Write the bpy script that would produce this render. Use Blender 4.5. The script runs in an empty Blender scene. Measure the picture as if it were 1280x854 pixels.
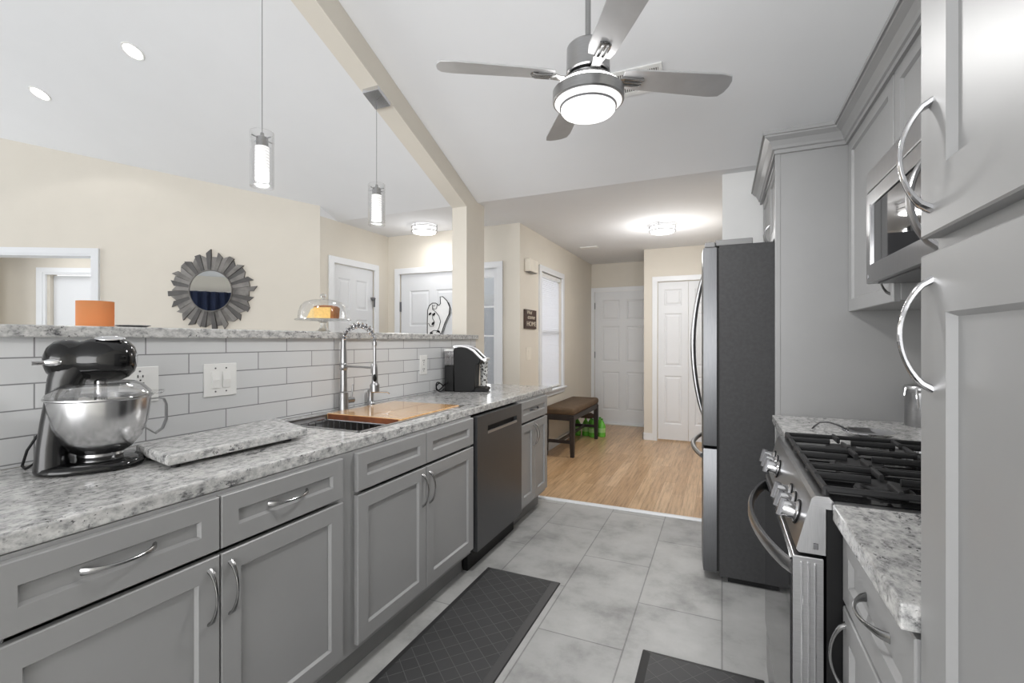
import bpy, bmesh, math, random
from mathutils import Vector, Matrix
random.seed(7)
S = bpy.context.scene
C = S.collection
R = math.radians
# ---------------------------------------------------------------- camera
YAW = math.atan(262/590.0)
cam = bpy.data.cameras.new('camera'); co = bpy.data.objects.new('camera', cam); C.objects.link(co)
co.location = (0, 0, 1.29); co.rotation_euler = (R(90), 0, YAW)
cam.lens = 36*590/1280.0; cam.sensor_width = 36; cam.shift_y = -1/1280.0; cam.clip_start = .02
S.camera = co
# ---------------------------------------------------------------- world, exposure
S.view_settings.view_transform = 'Standard'; S.view_settings.look = 'None'
S.view_settings.gamma = 1; S.view_settings.use_curve_mapping = False
S.view_settings.exposure = 0.42
w = bpy.data.worlds.new('world'); S.world = w; w.use_nodes = True
bg = w.node_tree.nodes['Background']; bg.inputs[0].default_value = (.97, .985, 1, 1); bg.inputs[1].default_value = 1.3
def area(name, loc, rot, sx, sy, power, col=(1, 1, 1)):
    l = bpy.data.lights.new(name, 'AREA'); l.shape = 'RECTANGLE'; l.size = sx; l.size_y = sy; l.energy = power; l.color = col
    o = bpy.data.objects.new(name, l); C.objects.link(o); o.location = loc; o.rotation_euler = rot
    return o
# daylight through the glazed back wall of the kitchen and the big living room windows
area('daylight_rear', (-1.2, -3.2, 1.5), (R(90), 0, 0), 5.5, 2.4, 190)
area('daylight_living', (-7.6, -1.2, 1.5), (R(90), 0, R(-62)), 4.5, 2.4, 55, (.95, .98, 1))
area('daylight_porch', (-3.2, 5.6, 1.9), (R(90), 0, R(-90)), 1.6, 2.2, 22)
# ---------------------------------------------------------------- materials
def s2l(v): v /= 255.0; return v/12.92 if v <= .04045 else ((v+.055)/1.055)**2.4
def rgb(r, g, b): return (s2l(r), s2l(g), s2l(b), 1)
class NT:
    def __init__(s, name):
        s.m = bpy.data.materials.new(name); s.m.use_nodes = True; s.t = s.m.node_tree; s.n = s.t.nodes
        s.p = s.n['Principled BSDF']
    def add(s, typ, **k):
        n = s.n.new(typ)
        for a, b in k.items(): setattr(n, a, b)
        return n
    def ln(s, a, b): s.t.links.new(a, b)
    def coords(s, scale=(1, 1, 1), rot=(0, 0, 0), loc=(0, 0, 0)):
        tc = s.add('ShaderNodeTexCoord'); mp = s.add('ShaderNodeMapping')
        mp.inputs['Scale'].default_value = scale; mp.inputs['Rotation'].default_value = rot; mp.inputs['Location'].default_value = loc
        s.ln(tc.outputs['Object'], mp.inputs[0]); return mp.outputs[0]
    def noise(s, vec, scale, detail=3, rough=.55):
        n = s.add('ShaderNodeTexNoise'); n.inputs['Scale'].default_value = scale; n.inputs['Detail'].default_value = detail
        n.inputs['Roughness'].default_value = rough; s.ln(vec, n.inputs['Vector']); return n.outputs['Fac']
    def ramp(s, fac, stops):
        r = s.add('ShaderNodeValToRGB'); e = r.color_ramp.elements
        while len(e) < len(stops): e.new(.5)
        for i, (p, c) in enumerate(stops): e[i].position = p; e[i].color = c
        s.ln(fac, r.inputs[0]); return r.outputs[0]
    def mix(s, fac, a, b, mode='MIX'):
        m = s.add('ShaderNodeMix', data_type='RGBA', blend_type=mode)
        for sock, v in ((m.inputs[0], fac), (m.inputs[6], a), (m.inputs[7], b)):
            if hasattr(v, 'is_linked'): s.ln(v, sock)
            else: sock.default_value = v
        return m.outputs[2]
    def bump(s, h, strength=.2, dist=.002):
        b = s.add('ShaderNodeBump'); b.inputs['Strength'].default_value = strength; b.inputs['Distance'].default_value = dist
        s.ln(h, b.inputs['Height']); s.ln(b.outputs[0], s.p.inputs['Normal'])
    def col(s, c):
        if hasattr(c, 'is_linked'): s.ln(c, s.p.inputs['Base Color'])
        else: s.p.inputs['Base Color'].default_value = c
    def set(s, rough=.5, metal=0, **k):
        s.p.inputs['Roughness'].default_value = rough; s.p.inputs['Metallic'].default_value = metal
        for a, b in k.items(): s.p.inputs[a.replace('_', ' ')].default_value = b
def pm(name, c, rough=.5, metal=0, ns=8, amt=.06, stretch=(1, 1, 1), bump=0, bs=200, **k):
    t = NT(name); v = t.coords(stretch); f = t.noise(v, ns)
    lo = tuple(x*(1-amt) for x in c[:3])+(1,); hi = tuple(min(1, x*(1+amt)) for x in c[:3])+(1,)
    t.col(t.ramp(f, [(.3, lo), (.7, hi)])); t.set(rough, metal, **k)
    if bump: t.bump(t.noise(v, bs), bump, .001)
    return t.m
def emit(name, c, strength, base=(1, 1, 1, 1)):
    t = NT(name); t.col(base); t.p.inputs['Emission Color'].default_value = c; t.p.inputs['Emission Strength'].default_value = strength
    t.set(.4); return t.m
def glassy(name, c=(1, 1, 1, 1), alpha=.12, rough=.03):
    # thin clear glass: mostly see-through with a real Fresnel reflection
    t = NT(name); tr = t.add('ShaderNodeBsdfTransparent'); tr.inputs[0].default_value = c
    gl = t.add('ShaderNodeBsdfGlossy'); gl.inputs['Roughness'].default_value = rough
    lw = t.add('ShaderNodeLayerWeight'); lw.inputs[0].default_value = .35
    mr = t.add('ShaderNodeMapRange'); mr.inputs[3].default_value = alpha*.3; mr.inputs[4].default_value = min(1, alpha*4)
    t.ln(lw.outputs['Facing'], mr.inputs[0])
    mx = t.add('ShaderNodeMixShader'); t.ln(mr.outputs[0], mx.inputs[0]); t.ln(tr.outputs[0], mx.inputs[1]); t.ln(gl.outputs[0], mx.inputs[2])
    t.ln(mx.outputs[0], t.n['Material Output'].inputs[0]); return t.m
M = {}
M['ceil'] = pm('ceiling_paint', rgb(226, 227, 229), .9, ns=3, amt=.01)
M['wall'] = pm('cream_paint', rgb(217, 211, 200), .85, ns=4, amt=.015)
M['trim'] = pm('white_trim_paint', rgb(226, 228, 231), .4, ns=4, amt=.01)
M['door'] = pm('white_door_paint', rgb(222, 224, 227), .45, ns=4, amt=.01)
M['cab'] = pm('grey_cabinet_paint', rgb(150, 150, 150), .38, ns=5, amt=.02)
M['cabin'] = pm('cabinet_inside', rgb(110, 110, 110), .6)
M['toe'] = pm('toe_kick_grey', rgb(120, 120, 120), .5)
M['black'] = pm('black_plastic', rgb(14, 14, 15), .5, Specular_IOR_Level=.25)
M['blackgloss'] = pm('black_gloss_enamel', rgb(14, 14, 15), .08, coat=0) if False else pm('black_gloss_enamel', rgb(14, 14, 15), .08)
M['iron'] = pm('cast_iron', rgb(38, 38, 39), .55, bump=.2, bs=300)
M['steel'] = pm('brushed_steel', rgb(172, 172, 173), .28, 1, ns=30, amt=.08, stretch=(1, 1, 25))
M['steelh'] = pm('brushed_steel_cross', rgb(172, 172, 173), .3, 1, ns=30, amt=.08, stretch=(25, 25, 1))
M['chrome'] = pm('chrome', rgb(214, 214, 216), .1, 1)
M['nickel'] = pm('brushed_nickel', rgb(160, 160, 160), .25, 1, ns=20, amt=.05)
M['bsteel'] = pm('black_stainless', rgb(92, 93, 95), .36, .8, ns=25, amt=.07, stretch=(1, 25, 1))
M['fside'] = pm('dark_grey_textured_steel', rgb(56, 56, 57), .55, .1, ns=60, amt=.12, bump=.25, bs=350, Specular_IOR_Level=.35)
M['fdoor'] = pm('stainless_fridge_door', rgb(118, 119, 121), .4, 1, ns=20, amt=.06, stretch=(20, 20, 1))
M['dark'] = pm('dark_gap', rgb(20, 20, 20), .7)
M['white'] = pm('white_plastic', rgb(232, 232, 230), .35, amt=.01)
M['fabric'] = pm('brown_suede', rgb(92, 74, 55), .85, ns=14, amt=.18, bump=.3, bs=120)
M['dwood'] = pm('espresso_wood', rgb(40, 34, 33), .4, ns=10, amt=.2, stretch=(1, 1, .2))
M['glass'] = glassy('clear_glass', alpha=.14)
M['glass2'] = glassy('window_glass', alpha=.2)
M['shade'] = emit('frosted_lamp_glass', (1, .99, .98, 1), 1.0)
M['shadedim'] = emit('frosted_lamp_side', (1, .99, .98, 1), .62, (.8, .8, .8, 1))
M['can'] = emit('recessed_lamp', (1, .98, .95, 1), 5)
M['rubber'] = pm('dark_rubber', rgb(30, 30, 31), .6)
M['greyknob'] = pm('grey_metal', rgb(120, 120, 122), .35, 1)
def granite():
    t = NT('white_granite'); v = t.coords(); vs = t.coords((1.9, .8, 1.9), (0, 0, .5))
    base = t.ramp(t.noise(t.coords((1.5, 1, 1.5), (0, 0, .5)), 34, 6, .68), [(.3, rgb(118, 118, 119)), (.44, rgb(172, 172, 171)), (.6, rgb(206, 205, 203))])
    cloud = t.ramp(t.noise(vs, 5, 3, .5), [(.35, (.9, .9, .9, 1)), (.6, (1.05, 1.05, 1.05, 1))])
    base = t.mix(1.0, base, cloud, 'MULTIPLY')
    vein = t.ramp(t.noise(vs, 22, 6, .72), [(.54, (0, 0, 0, 1)), (.62, (1, 1, 1, 1))])
    vein2 = t.ramp(t.noise(vs, 6, 4, .6), [(.47, (0, 0, 0, 1)), (.62, (1, 1, 1, 1))])
    veinm = t.mix(1.0, vein, vein2, 'MULTIPLY')
    a = t.mix(veinm, base, rgb(80, 80, 82))
    sp = t.ramp(t.noise(v, 95, 3, .6), [(.6, (0, 0, 0, 1)), (.66, (1, 1, 1, 1))])
    b = t.mix(t.mix(1.0, sp, t.ramp(t.noise(vs, 11, 3), [(.4, (.15, .15, .15, 1)), (.6, (1, 1, 1, 1))]), 'MULTIPLY'), a, rgb(58, 58, 60))
    t.col(b); t.set(.12); return t.m
M['granite'] = granite()
M['sink'] = pm('satin_sink_steel', rgb(176, 176, 177), .35, .4, ns=30)
def tiles(name, w_, h_, loc, swz, c1, c2, cm, mort, rough, clouds=None, off=.5, bumpd=.003):
    t = NT(name); tc = t.add('ShaderNodeTexCoord'); sx = t.add('ShaderNodeSeparateXYZ'); cx = t.add('ShaderNodeCombineXYZ')
    t.ln(tc.outputs['Object'], sx.inputs[0]); t.ln(sx.outputs[swz[0]], cx.inputs[0]); t.ln(sx.outputs[swz[1]], cx.inputs[1])
    mp = t.add('ShaderNodeMapping'); mp.inputs['Location'].default_value = (-loc[0], -loc[1], 0); t.ln(cx.outputs[0], mp.inputs[0])
    b = t.add('ShaderNodeTexBrick'); b.offset = off; b.inputs['Scale'].default_value = 1
    b.inputs['Brick Width'].default_value = w_; b.inputs['Row Height'].default_value = h_; b.inputs['Mortar Size'].default_value = mort
    b.inputs['Mortar Smooth'].default_value = .2; b.inputs['Bias'].default_value = 0
    b.inputs['Color1'].default_value = c1; b.inputs['Color2'].default_value = c2; b.inputs['Mortar'].default_value = cm
    t.ln(mp.outputs[0], b.inputs['Vector']); out = b.outputs['Color']
    if clouds:
        v = t.coords(); cl = t.ramp(t.noise(v, clouds, 6, .65), [(.32, (.60, .60, .60, 1)), (.5, (.95, .95, .95, 1)), (.7, (1.12, 1.12, 1.12, 1))])
        out = t.mix(1.0, out, cl, 'MULTIPLY')
    t.col(out); t.set(rough); inv = t.add('ShaderNodeMath', operation='SUBTRACT'); inv.inputs[0].default_value = 1
    t.ln(b.outputs['Fac'], inv.inputs[1]); t.bump(inv.outputs[0], .5, bumpd); return t.m
M['splash'] = tiles('grey_subway_tile', .304, .0785, (.571, .925), ('Y', 'Z'), rgb(206, 207, 208), rgb(213, 214, 215), rgb(136, 136, 138), .0022, .12, clouds=None)
M['ftile'] = tiles('grey_floor_tile', .787, .3775, (2.377-.787*4, -.753-.3775*6), ('Y', 'X'), rgb(168, 168, 167), rgb(178, 178, 176), rgb(140, 140, 139), .0035, .42, clouds=3.2)
def wood_floor():
    t = NT('oak_plank_floor'); tc = t.add('ShaderNodeTexCoord'); sx = t.add('ShaderNodeSeparateXYZ'); cx = t.add('ShaderNodeCombineXYZ')
    t.ln(tc.outputs['Object'], sx.inputs[0]); t.ln(sx.outputs['Y'], cx.inputs[0]); t.ln(sx.outputs['X'], cx.inputs[1])
    b = t.add('ShaderNodeTexBrick'); b.offset = .37; b.inputs['Scale'].default_value = 1; b.inputs['Brick Width'].default_value = .9
    b.inputs['Row Height'].default_value = .095; b.inputs['Mortar Size'].default_value = .0008
    b.inputs['Color1'].default_value = rgb(214, 182, 144); b.inputs['Color2'].default_value = rgb(188, 152, 112); b.inputs['Mortar'].default_value = rgb(128, 96, 68)
    t.ln(cx.outputs[0], b.inputs['Vector'])
    g = t.ramp(t.noise(t.coords((22, 1.3, 1)), 2.2, 5, .65), [(.32, (.62, .57, .52, 1)), (.5, (.92, .91, .9, 1)), (.66, (1.08, 1.08, 1.08, 1))])
    t.col(t.mix(1.0, b.outputs['Color'], g, 'MULTIPLY')); t.set(.28); return t.m
M['oak'] = wood_floor()
def board_wood():
    t = NT('butcher_block'); v = t.coords((2, 14, 2), (0, 0, .05))
    t.col(t.ramp(t.noise(v, 3, 5, .6), [(.3, rgb(184, 134, 82)), (.55, rgb(214, 172, 120)), (.75, rgb(226, 192, 148))])); t.set(.14, 0, Coat_Weight=.6); return t.m
M['board'] = board_wood()
M['boardend'] = pm('butcher_block_end_grain', rgb(128, 74, 44), .5, ns=20, amt=.25)
def mat_rubber():
    t = NT('quilted_mat'); mp = t.coords((1, 1, 1), (0, 0, R(40)))
    b = t.add('ShaderNodeTexBrick'); b.offset = 0; b.inputs['Scale'].default_value = 1; b.inputs['Brick Width'].default_value = .062; b.inputs['Row Height'].default_value = .062
    b.inputs['Mortar Size'].default_value = .0016; b.inputs['Mortar Smooth'].default_value = .3
    b.inputs['Color1'].default_value = rgb(62, 62, 63); b.inputs['Color2'].default_value = rgb(57, 57, 58); b.inputs['Mortar'].default_value = rgb(88, 88, 88)
    t.ln(mp, b.inputs['Vector']); t.col(b.outputs['Color']); t.set(.5); t.bump(b.outputs['Fac'], .6, .003); return t.m
M['mat'] = mat_rubber()
# ---------------------------------------------------------------- mesh helpers
def BM(): return bmesh.new()
def box(bm, x0, x1, y0, y1, z0, z1, bev=0, seg=2):
    x0, x1 = min(x0, x1), max(x0, x1); y0, y1 = min(y0, y1), max(y0, y1); z0, z1 = min(z0, z1), max(z0, z1)
    v = [bm.verts.new((x, y, z)) for x in (x0, x1) for y in (y0, y1) for z in (z0, z1)]
    f = [bm.faces.new([v[i] for i in q]) for q in ((0, 1, 3, 2), (4, 6, 7, 5), (0, 4, 5, 1), (2, 3, 7, 6), (0, 2, 6, 4), (1, 5, 7, 3))]
    if bev:
        es = list({e for q in f for e in q.edges})
        bmesh.ops.bevel(bm, geom=es, offset=bev, segments=seg, affect='EDGES', profile=.5)
    return bm
def prism(bm, poly, mp, d0, d1, bev=0):
    """poly of (a,b) swept from d0 to d1; mp(a,b,d) -> 3D"""
    lo = [bm.verts.new(mp(a, b, d0)) for a, b in poly]; hi = [bm.verts.new(mp(a, b, d1)) for a, b in poly]
    n = len(poly); fs = [bm.faces.new(lo[::-1]), bm.faces.new(hi)]
    for i in range(n): fs.append(bm.faces.new((lo[i], lo[(i+1) % n], hi[(i+1) % n], hi[i])))
    if bev:
        es = list({e for f in fs[:2] for e in f.edges})
        bmesh.ops.bevel(bm, geom=es, offset=bev, segments=2, affect='EDGES', profile=.5)
    return bm
def frame_at(pts, i):
    a = Vector(pts[max(0, i-1)]); b = Vector(pts[min(len(pts)-1, i+1)]); t = (b-a)
    return t.normalized() if t.length > 1e-9 else Vector((0, 0, 1))
def tube(bm, pts, r, n=10, cap=True):
    pts = [Vector(p) for p in pts]; rs = r if isinstance(r, (list, tuple)) else [r]*len(pts); rings = []
    t0 = frame_at(pts, 0); up = Vector((0, 0, 1)) if abs(t0.z) < .9 else Vector((1, 0, 0)); nrm = t0.cross(up).normalized()
    for i, p in enumerate(pts):
        t = frame_at(pts, i); nrm = (nrm-t*nrm.dot(t)).normalized(); b = t.cross(nrm)
        rings.append([bm.verts.new(p+(nrm*math.cos(k*2*math.pi/n)+b*math.sin(k*2*math.pi/n))*rs[i]) for k in range(n)])
    for a, b in zip(rings, rings[1:]):
        for k in range(n): bm.faces.new((a[k], a[(k+1) % n], b[(k+1) % n], b[k]))
    if cap: bm.faces.new(rings[0][::-1]); bm.faces.new(rings[-1])
    return bm
def strip(bm, pts, side, ws, ts):
    """rectangular section swept along pts; width along side"""
    side = Vector(side).normalized(); rings = []
    for i, p in enumerate(pts):
        p = Vector(p); t = frame_at(pts, i); nrm = t.cross(side).normalized()
        w_ = (ws[i] if isinstance(ws, (list, tuple)) else ws)/2; h_ = (ts[i] if isinstance(ts, (list, tuple)) else ts)/2
        rings.append([bm.verts.new(p+side*a*w_+nrm*b*h_) for a, b in ((-1, -.5), (-.6, -1), (.6, -1), (1, -.5), (1, .5), (.6, 1), (-.6, 1), (-1, .5))])
    n = 8
    for a, b in zip(rings, rings[1:]):
        for k in range(n): bm.faces.new((a[k], a[(k+1) % n], b[(k+1) % n], b[k]))
    bm.faces.new(rings[0][::-1]); bm.faces.new(rings[-1]); return bm
def lathe(bm, prof, c=(0, 0, 0), n=40, axis=None, sx=1, sy=1):
    """prof of (r,z); axis: direction the z of the profile points to"""
    c = Vector(c); q = Vector((0, 0, 1)).rotation_difference(Vector(axis).normalized()) if axis else None; rings = []
    for r, z in prof:
        if r < 1e-6: pts = [Vector((0, 0, z))]
        else: pts = [Vector((r*sx*math.cos(2*math.pi*k/n), r*sy*math.sin(2*math.pi*k/n), z)) for k in range(n)]
        rings.append([bm.verts.new(c+((q @ p) if q else p)) for p in pts])
    for a, b in zip(rings, rings[1:]):
        if len(a) == 1 and len(b) == 1: continue
        for k in range(n):
            if len(a) == 1: bm.faces.new((a[0], b[(k+1) % n], b[k]))
            elif len(b) == 1: bm.faces.new((a[k], a[(k+1) % n], b[0]))
            else: bm.faces.new((a[k], a[(k+1) % n], b[(k+1) % n], b[k]))
    return bm
def ellip(bm, c, rx, ry, rz, nu=28, nv=18, p=2.0, M3=None):
    rings = []
    for j in range(nv+1):
        th = math.pi*j/nv; row = []
        for k in range(nu):
            ph = 2*math.pi*k/nu
            f = lambda t: math.copysign(abs(t)**(2/p), t)
            q = Vector((rx*f(math.sin(th))*f(math.cos(ph)), ry*f(math.sin(th))*f(math.sin(ph)), -rz*f(math.cos(th))))
            if M3: q = M3 @ q
            row.append(q+Vector(c))
            if j in (0, nv): break
        rings.append([bm.verts.new(q) for q in row])
    for a, b in zip(rings, rings[1:]):
        for k in range(nu):
            if len(a) == 1: bm.faces.new((a[0], b[(k+1) % nu], b[k]))
            elif len(b) == 1: bm.faces.new((a[k], a[(k+1) % nu], b[0]))
            else: bm.faces.new((a[k], a[(k+1) % nu], b[(k+1) % nu], b[k]))
    return bm
def nested(bm, mp, a0, a1, b0, b1, rings, close_back=None):
    """rectangle rings (inset, depth), last one filled; mp(a,b,d)"""
    prev = None
    for ins, d in rings:
        cur = [bm.verts.new(mp(a, b, d)) for a, b in ((a0+ins, b0+ins), (a1-ins, b0+ins), (a1-ins, b1-ins), (a0+ins, b1-ins))]
        if prev:
            for k in range(4): bm.faces.new((prev[k], prev[(k+1) % 4], cur[(k+1) % 4], cur[k]))
        elif close_back: bm.faces.new(cur[::-1])
        prev = cur
    bm.faces.new(prev); return bm
def shaker(mp, a0, a1, b0, b1, rail=.057, th=.02, rec=.010):
    return nested(BM(), mp, a0, a1, b0, b1, [(0, -th), (0, -.0025), (.0025, 0), (rail, 0), (rail+.006, -rec), (rail+.0065, -rec)], True)
def slab_door(mp, w_, h_, panels, th=.035, groove=.012, rec=.008, bm=None):
    """door slab with raised panels; panels = list of (a0,a1,b0,b1)"""
    bm = bm or BM(); xs = sorted({0, w_, *[p[0] for p in panels], *[p[1] for p in panels]}); zs = sorted({0, h_, *[p[2] for p in panels], *[p[3] for p in panels]})
    for i in range(len(xs)-1):
        for j in range(len(zs)-1):
            cx_, cz_ = (xs[i]+xs[i+1])/2, (zs[j]+zs[j+1])/2
            if any(p[0] < cx_ < p[1] and p[2] < cz_ < p[3] for p in panels): continue
            bm.faces.new([bm.verts.new(mp(a, b, 0)) for a, b in ((xs[i], zs[j]), (xs[i+1], zs[j]), (xs[i+1], zs[j+1]), (xs[i], zs[j+1]))])
    for p in panels: nested(bm, mp, *p, [(0, 0), (groove, -rec), (groove*1.6, -rec), (groove*3.2, -.001)])
    nested(bm, mp, 0, w_, 0, h_, [(0, 0), (0, -th)])
    bmesh.ops.remove_doubles(bm, verts=bm.verts, dist=1e-5); return bm
def six_panels(w_, h_, m=.11, mid=.10):
    k = (w_-2*m-mid)/2; out = []
    for z0, z1 in ((.21, .80), (.95, 1.50), (1.60, h_-.13)):
        out += [(m, m+k, z0, z1), (m+k+mid, w_-m, z0, z1)]
    return out
# ---------------------------------------------------------------- object helpers
ROOT = {}
def obj(name, bm, mat, parent=None, smooth=False, local=False, angle=40):
    me = bpy.data.meshes.new(name)
    bmesh.ops.recalc_face_normals(bm, faces=bm.faces)
    r = parent
    while r is not None and r.parent is not None: r = r.parent
    if r is not None and not local: bmesh.ops.translate(bm, verts=bm.verts, vec=-Vector(r.location))
    bm.to_mesh(me); bm.free()
    for m in (mat if isinstance(mat, (list, tuple)) else [mat]): me.materials.append(M[m] if isinstance(m, str) else m)
    if smooth:
        for p in me.polygons: p.use_smooth = True
        try: me.set_sharp_from_angle(angle=R(angle))
        except Exception: pass
    o = bpy.data.objects.new(name, me); C.objects.link(o)
    if parent is not None: o.parent = parent
    return o
def tag(o, label=None, cat=None, group=None, kind=None):
    if label: o['label'] = label
    if cat: o['category'] = cat
    if group: o['group'] = group
    if kind: o['kind'] = kind
    return o
def thing(name, label, cat, loc=(0, 0, 0), rz=0, group=None):
    o = bpy.data.objects.new(name, None); C.objects.link(o); o.empty_display_size = .05
    o.location = loc; o.rotation_euler = (0, 0, rz); return tag(o, label, cat, group)
def struct(name, bm, mat, label=None, cat=None, parent=None, smooth=False):
    o = obj(name, bm, mat, parent, smooth)
    if parent is None: tag(o, label, cat, kind='structure')
    return o
def copy_tree(o, parent=None):
    c = o.copy(); C.objects.link(c)
    if parent is not None: c.parent = parent
    for ch in list(o.children): copy_tree(ch, c)
    return c
def light(name, typ, loc, power, parent=None, size=.1, col=(1, .99, .98), rot=None):
    l = bpy.data.lights.new(name, typ); l.energy = power; l.color = col
    if typ == 'AREA': l.shape = 'DISK'; l.size = size
    else: l.shadow_soft_size = size
    o = bpy.data.objects.new(name, l); C.objects.link(o); o.location = loc
    if rot: o.rotation_euler = rot
    return o
def fx(xf, s=1):   # panel map: a->Y, b->Z, depth along s*X from xf
    return lambda a, b, d: (xf+s*d, a, b)
def fy(yf, s=-1):  # panel map: a->X, b->Z, depth along s*Y
    return lambda a, b, d: (a, yf+s*d, b)
# ================================================================ THE SETTING
CZ, CY0, CM, RIDGE = 2.48, 3.6, .42, .2
def ceilz(y): return CZ if y >= CY0 else (CZ+CM*(CY0-y) if y >= RIDGE else CZ+CM*(CY0-RIDGE)-CM*(RIDGE-y))
P0, DD, NN = Vector((-3.547, 3.347)), Vector((.882, .471)).normalized(), Vector((.471, -.882)).normalized()
def MW(s, z, d): q = P0+DD*s+NN*d; return (q.x, q.y, z)   # mirror wall frame: s along, d towards the room
struct('floor', box(BM(), -9, 1.0, -4, 3.64, -.1, 0), 'ftile', 'grey stone-look tile floor of the kitchen', 'floor')
struct('floor_hall', box(BM(), -3.7, 1.0, 3.64, 7.5, -.1, .002), 'oak', 'oak plank floor of the entry hall', 'floor')
bm = BM(); prism(bm, [(3.62, 0), (3.668, 0), (3.664, .009), (3.655, .012), (3.632, .012), (3.622, .008)], lambda a, b, d: (d, a, b), -1.93, .02)
struct('trim_1', bm, 'trim', 'white threshold strip between grey tile and oak floor', 'threshold')
def slab(pts, th, axis=(0, 0, 1)):
    bm = BM(); lo = [bm.verts.new(p) for p in pts]; hi = [bm.verts.new(Vector(p)+Vector(axis)*th) for p in pts]; n = len(pts)
    bm.faces.new(lo[::-1]); bm.faces.new(hi)
    for i in range(n): bm.faces.new((lo[i], lo[(i+1) % n], hi[(i+1) % n], hi[i]))
    return bm
zr = ceilz(RIDGE)
bm = slab([(-9, CY0, CZ), (1.05, CY0, CZ), (1.05, RIDGE, zr), (-9, RIDGE, zr)], .1)
struct('ceiling', bm, 'ceil', 'white sloped vaulted ceiling', 'ceiling')
struct('ceiling_rear', slab([(-9, RIDGE, zr), (1.05, RIDGE, zr), (1.05, -4, ceilz(-4)), (-9, -4, ceilz(-4))], .1), 'ceil', 'white rear slope of the vaulted ceiling', 'ceiling')
struct('ceiling_hall', prism(BM(), [(-4.6, CY0), (1.05, CY0), (1.05, 7.5), (-1.98, 7.5), (-1.98, 4.53), (-4.6, 4.53)], lambda a, b, d: (a, b, d), CZ, CZ+.1), 'ceil', 'flat white ceiling over the entry hall', 'ceiling')
def wallp(mp, poly, d0=0, d1=-.12): return prism(BM(), poly, mp, d0, d1)
# mirror wall with a wide cased opening
def mz(s): return ceilz((P0+DD*s).y)+.03
bm = wallp(MW, [(-1.93, 0), (.0535, 0), (.0535, mz(.0535)), (-6.4, mz(-6.4)), (-6.4, 2.075), (-1.93, 2.075)])
struct('wall_mirror', bm, 'wall', 'cream angled living room wall with the sunburst mirror', 'wall')
bm = BM()
prism(bm, [(-1.995, 0), (-1.925, 0), (-1.925, 2.14), (-6.4, 2.14), (-6.4, 2.068), (-1.995, 2.068)], MW, -.13, .018)
prism(bm, [(-1.985, 0), (-1.925, 0), (-1.925, 2.14), (-6.4, 2.14), (-6.4, 2.085), (-1.985, 2.085)], MW, .018, .024)
struct('trim_2', bm, 'trim', 'white casing around the wide opening left of the mirror', 'casing')
bm = BM(); prism(bm, [(-8.5, 0), (-3.85, 0), (-3.85, 2.44), (-8.5, 2.44)], MW, -1.0, -1.05)
struct('wall_far_room', bm, 'wall', 'cream wall stub seen through the wide opening', 'wall')
bm = wallp(MW, [(-3.46, 2.075), (-2.2, 2.075), (-2.2, 0), (-1.2, 0), (-1.2, 2.44), (-4.4, 2.44), (-4.4, 0), (-3.46, 0)], -1.3, -1.4)
struct('wall_back_room', bm, 'wall', 'cream wall of the room beyond the wide opening', 'wall')
struct('ceiling_back_room', slab([MW(-8.5, 2.44, -.12), MW(-1.2, 2.44, -.12), MW(-1.2, 2.44, -1.4), MW(-8.5, 2.44, -1.4)], .03), 'ceil', 'white ceiling of the room beyond the opening', 'ceiling')
bm = BM(); prism(bm, [(-3.585, 0), (-3.49, 0), (-3.49, 2.065), (-2.2, 2.065), (-2.2, 2.145), (-3.585, 2.145)], MW, -1.3, -1.275)
prism(bm, [(-3.585, 0), (-3.52, 0), (-3.52, 2.085), (-2.2, 2.085), (-2.2, 2.145), (-3.585, 2.145)], MW, -1.275, -1.268)
struct('trim_3', bm, 'trim', 'white door casing in the room beyond the opening', 'casing')
area('back_room_fill', MW(-3.0, 2.42, -.7), (0, 0, 0), .8, .6, 4)  # added fill light under the back room ceiling
struct('door_5', slab_door(lambda a, b, d: MW(-3.455+a, b+.01, -1.345+d), .8, 2.05, []), 'door', 'plain white door in the room beyond the opening', 'door')
# angled closet wall X=-3.5
bm = BM(); XW = -3.5
for y0, y1, z0, z1 in ((3.373, 3.53, 0, CZ), (4.145, 4.5, 0, CZ), (3.53, 4.145, 2.07, CZ)): box(bm, XW-.12, XW, y0, y1, z0, z1)
struct('wall_closet', bm, 'wall', 'cream wall with the narrow closet door', 'wall')
bm = BM(); prism(bm, [(3.373, CZ), (3.62, CZ), (3.62, CZ+.02), (3.373, ceilz(3.373)+.03)], lambda a, b, d: (d, a, b), XW-.12, XW)
struct('wall_gable', bm, 'ceil', 'small white gable triangle above the closet wall', 'wall')
def casing_x(xf, s, y0, y1, z1, wd=.06, th=.018):
    bm = BM(); mp = lambda a, b, d: (xf+s*d, a, b)
    prism(bm, [(y0-wd, 0), (y0, 0), (y0, z1), (y1, z1), (y1, 0), (y1+wd, 0), (y1+wd, z1+wd), (y0-wd, z1+wd)], mp, 0, th, .003); return bm
def casing_y(yf, s, x0, x1, z1, wd=.06, th=.018):
    bm = BM(); mp = lambda a, b, d: (a, yf+s*d, b)
    prism(bm, [(x0-wd, 0), (x0, 0), (x0, z1), (x1, z1), (x1, 0), (x1+wd, 0), (x1+wd, z1+wd), (x0-wd, z1+wd)], mp, 0, th, .003); return bm
struct('trim_4', casing_x(XW, 1, 3.535, 4.14, 2.065), 'trim', 'white casing around the narrow closet door', 'casing')
d1 = struct('door_1', slab_door(lambda a, b, d: (XW-.018+d, 3.537+a, b+.012), .6, 2.045, six_panels(.6, 2.045, .085, .085)), 'door', 'narrow white panelled closet door behind the cake stand', 'door')
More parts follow.
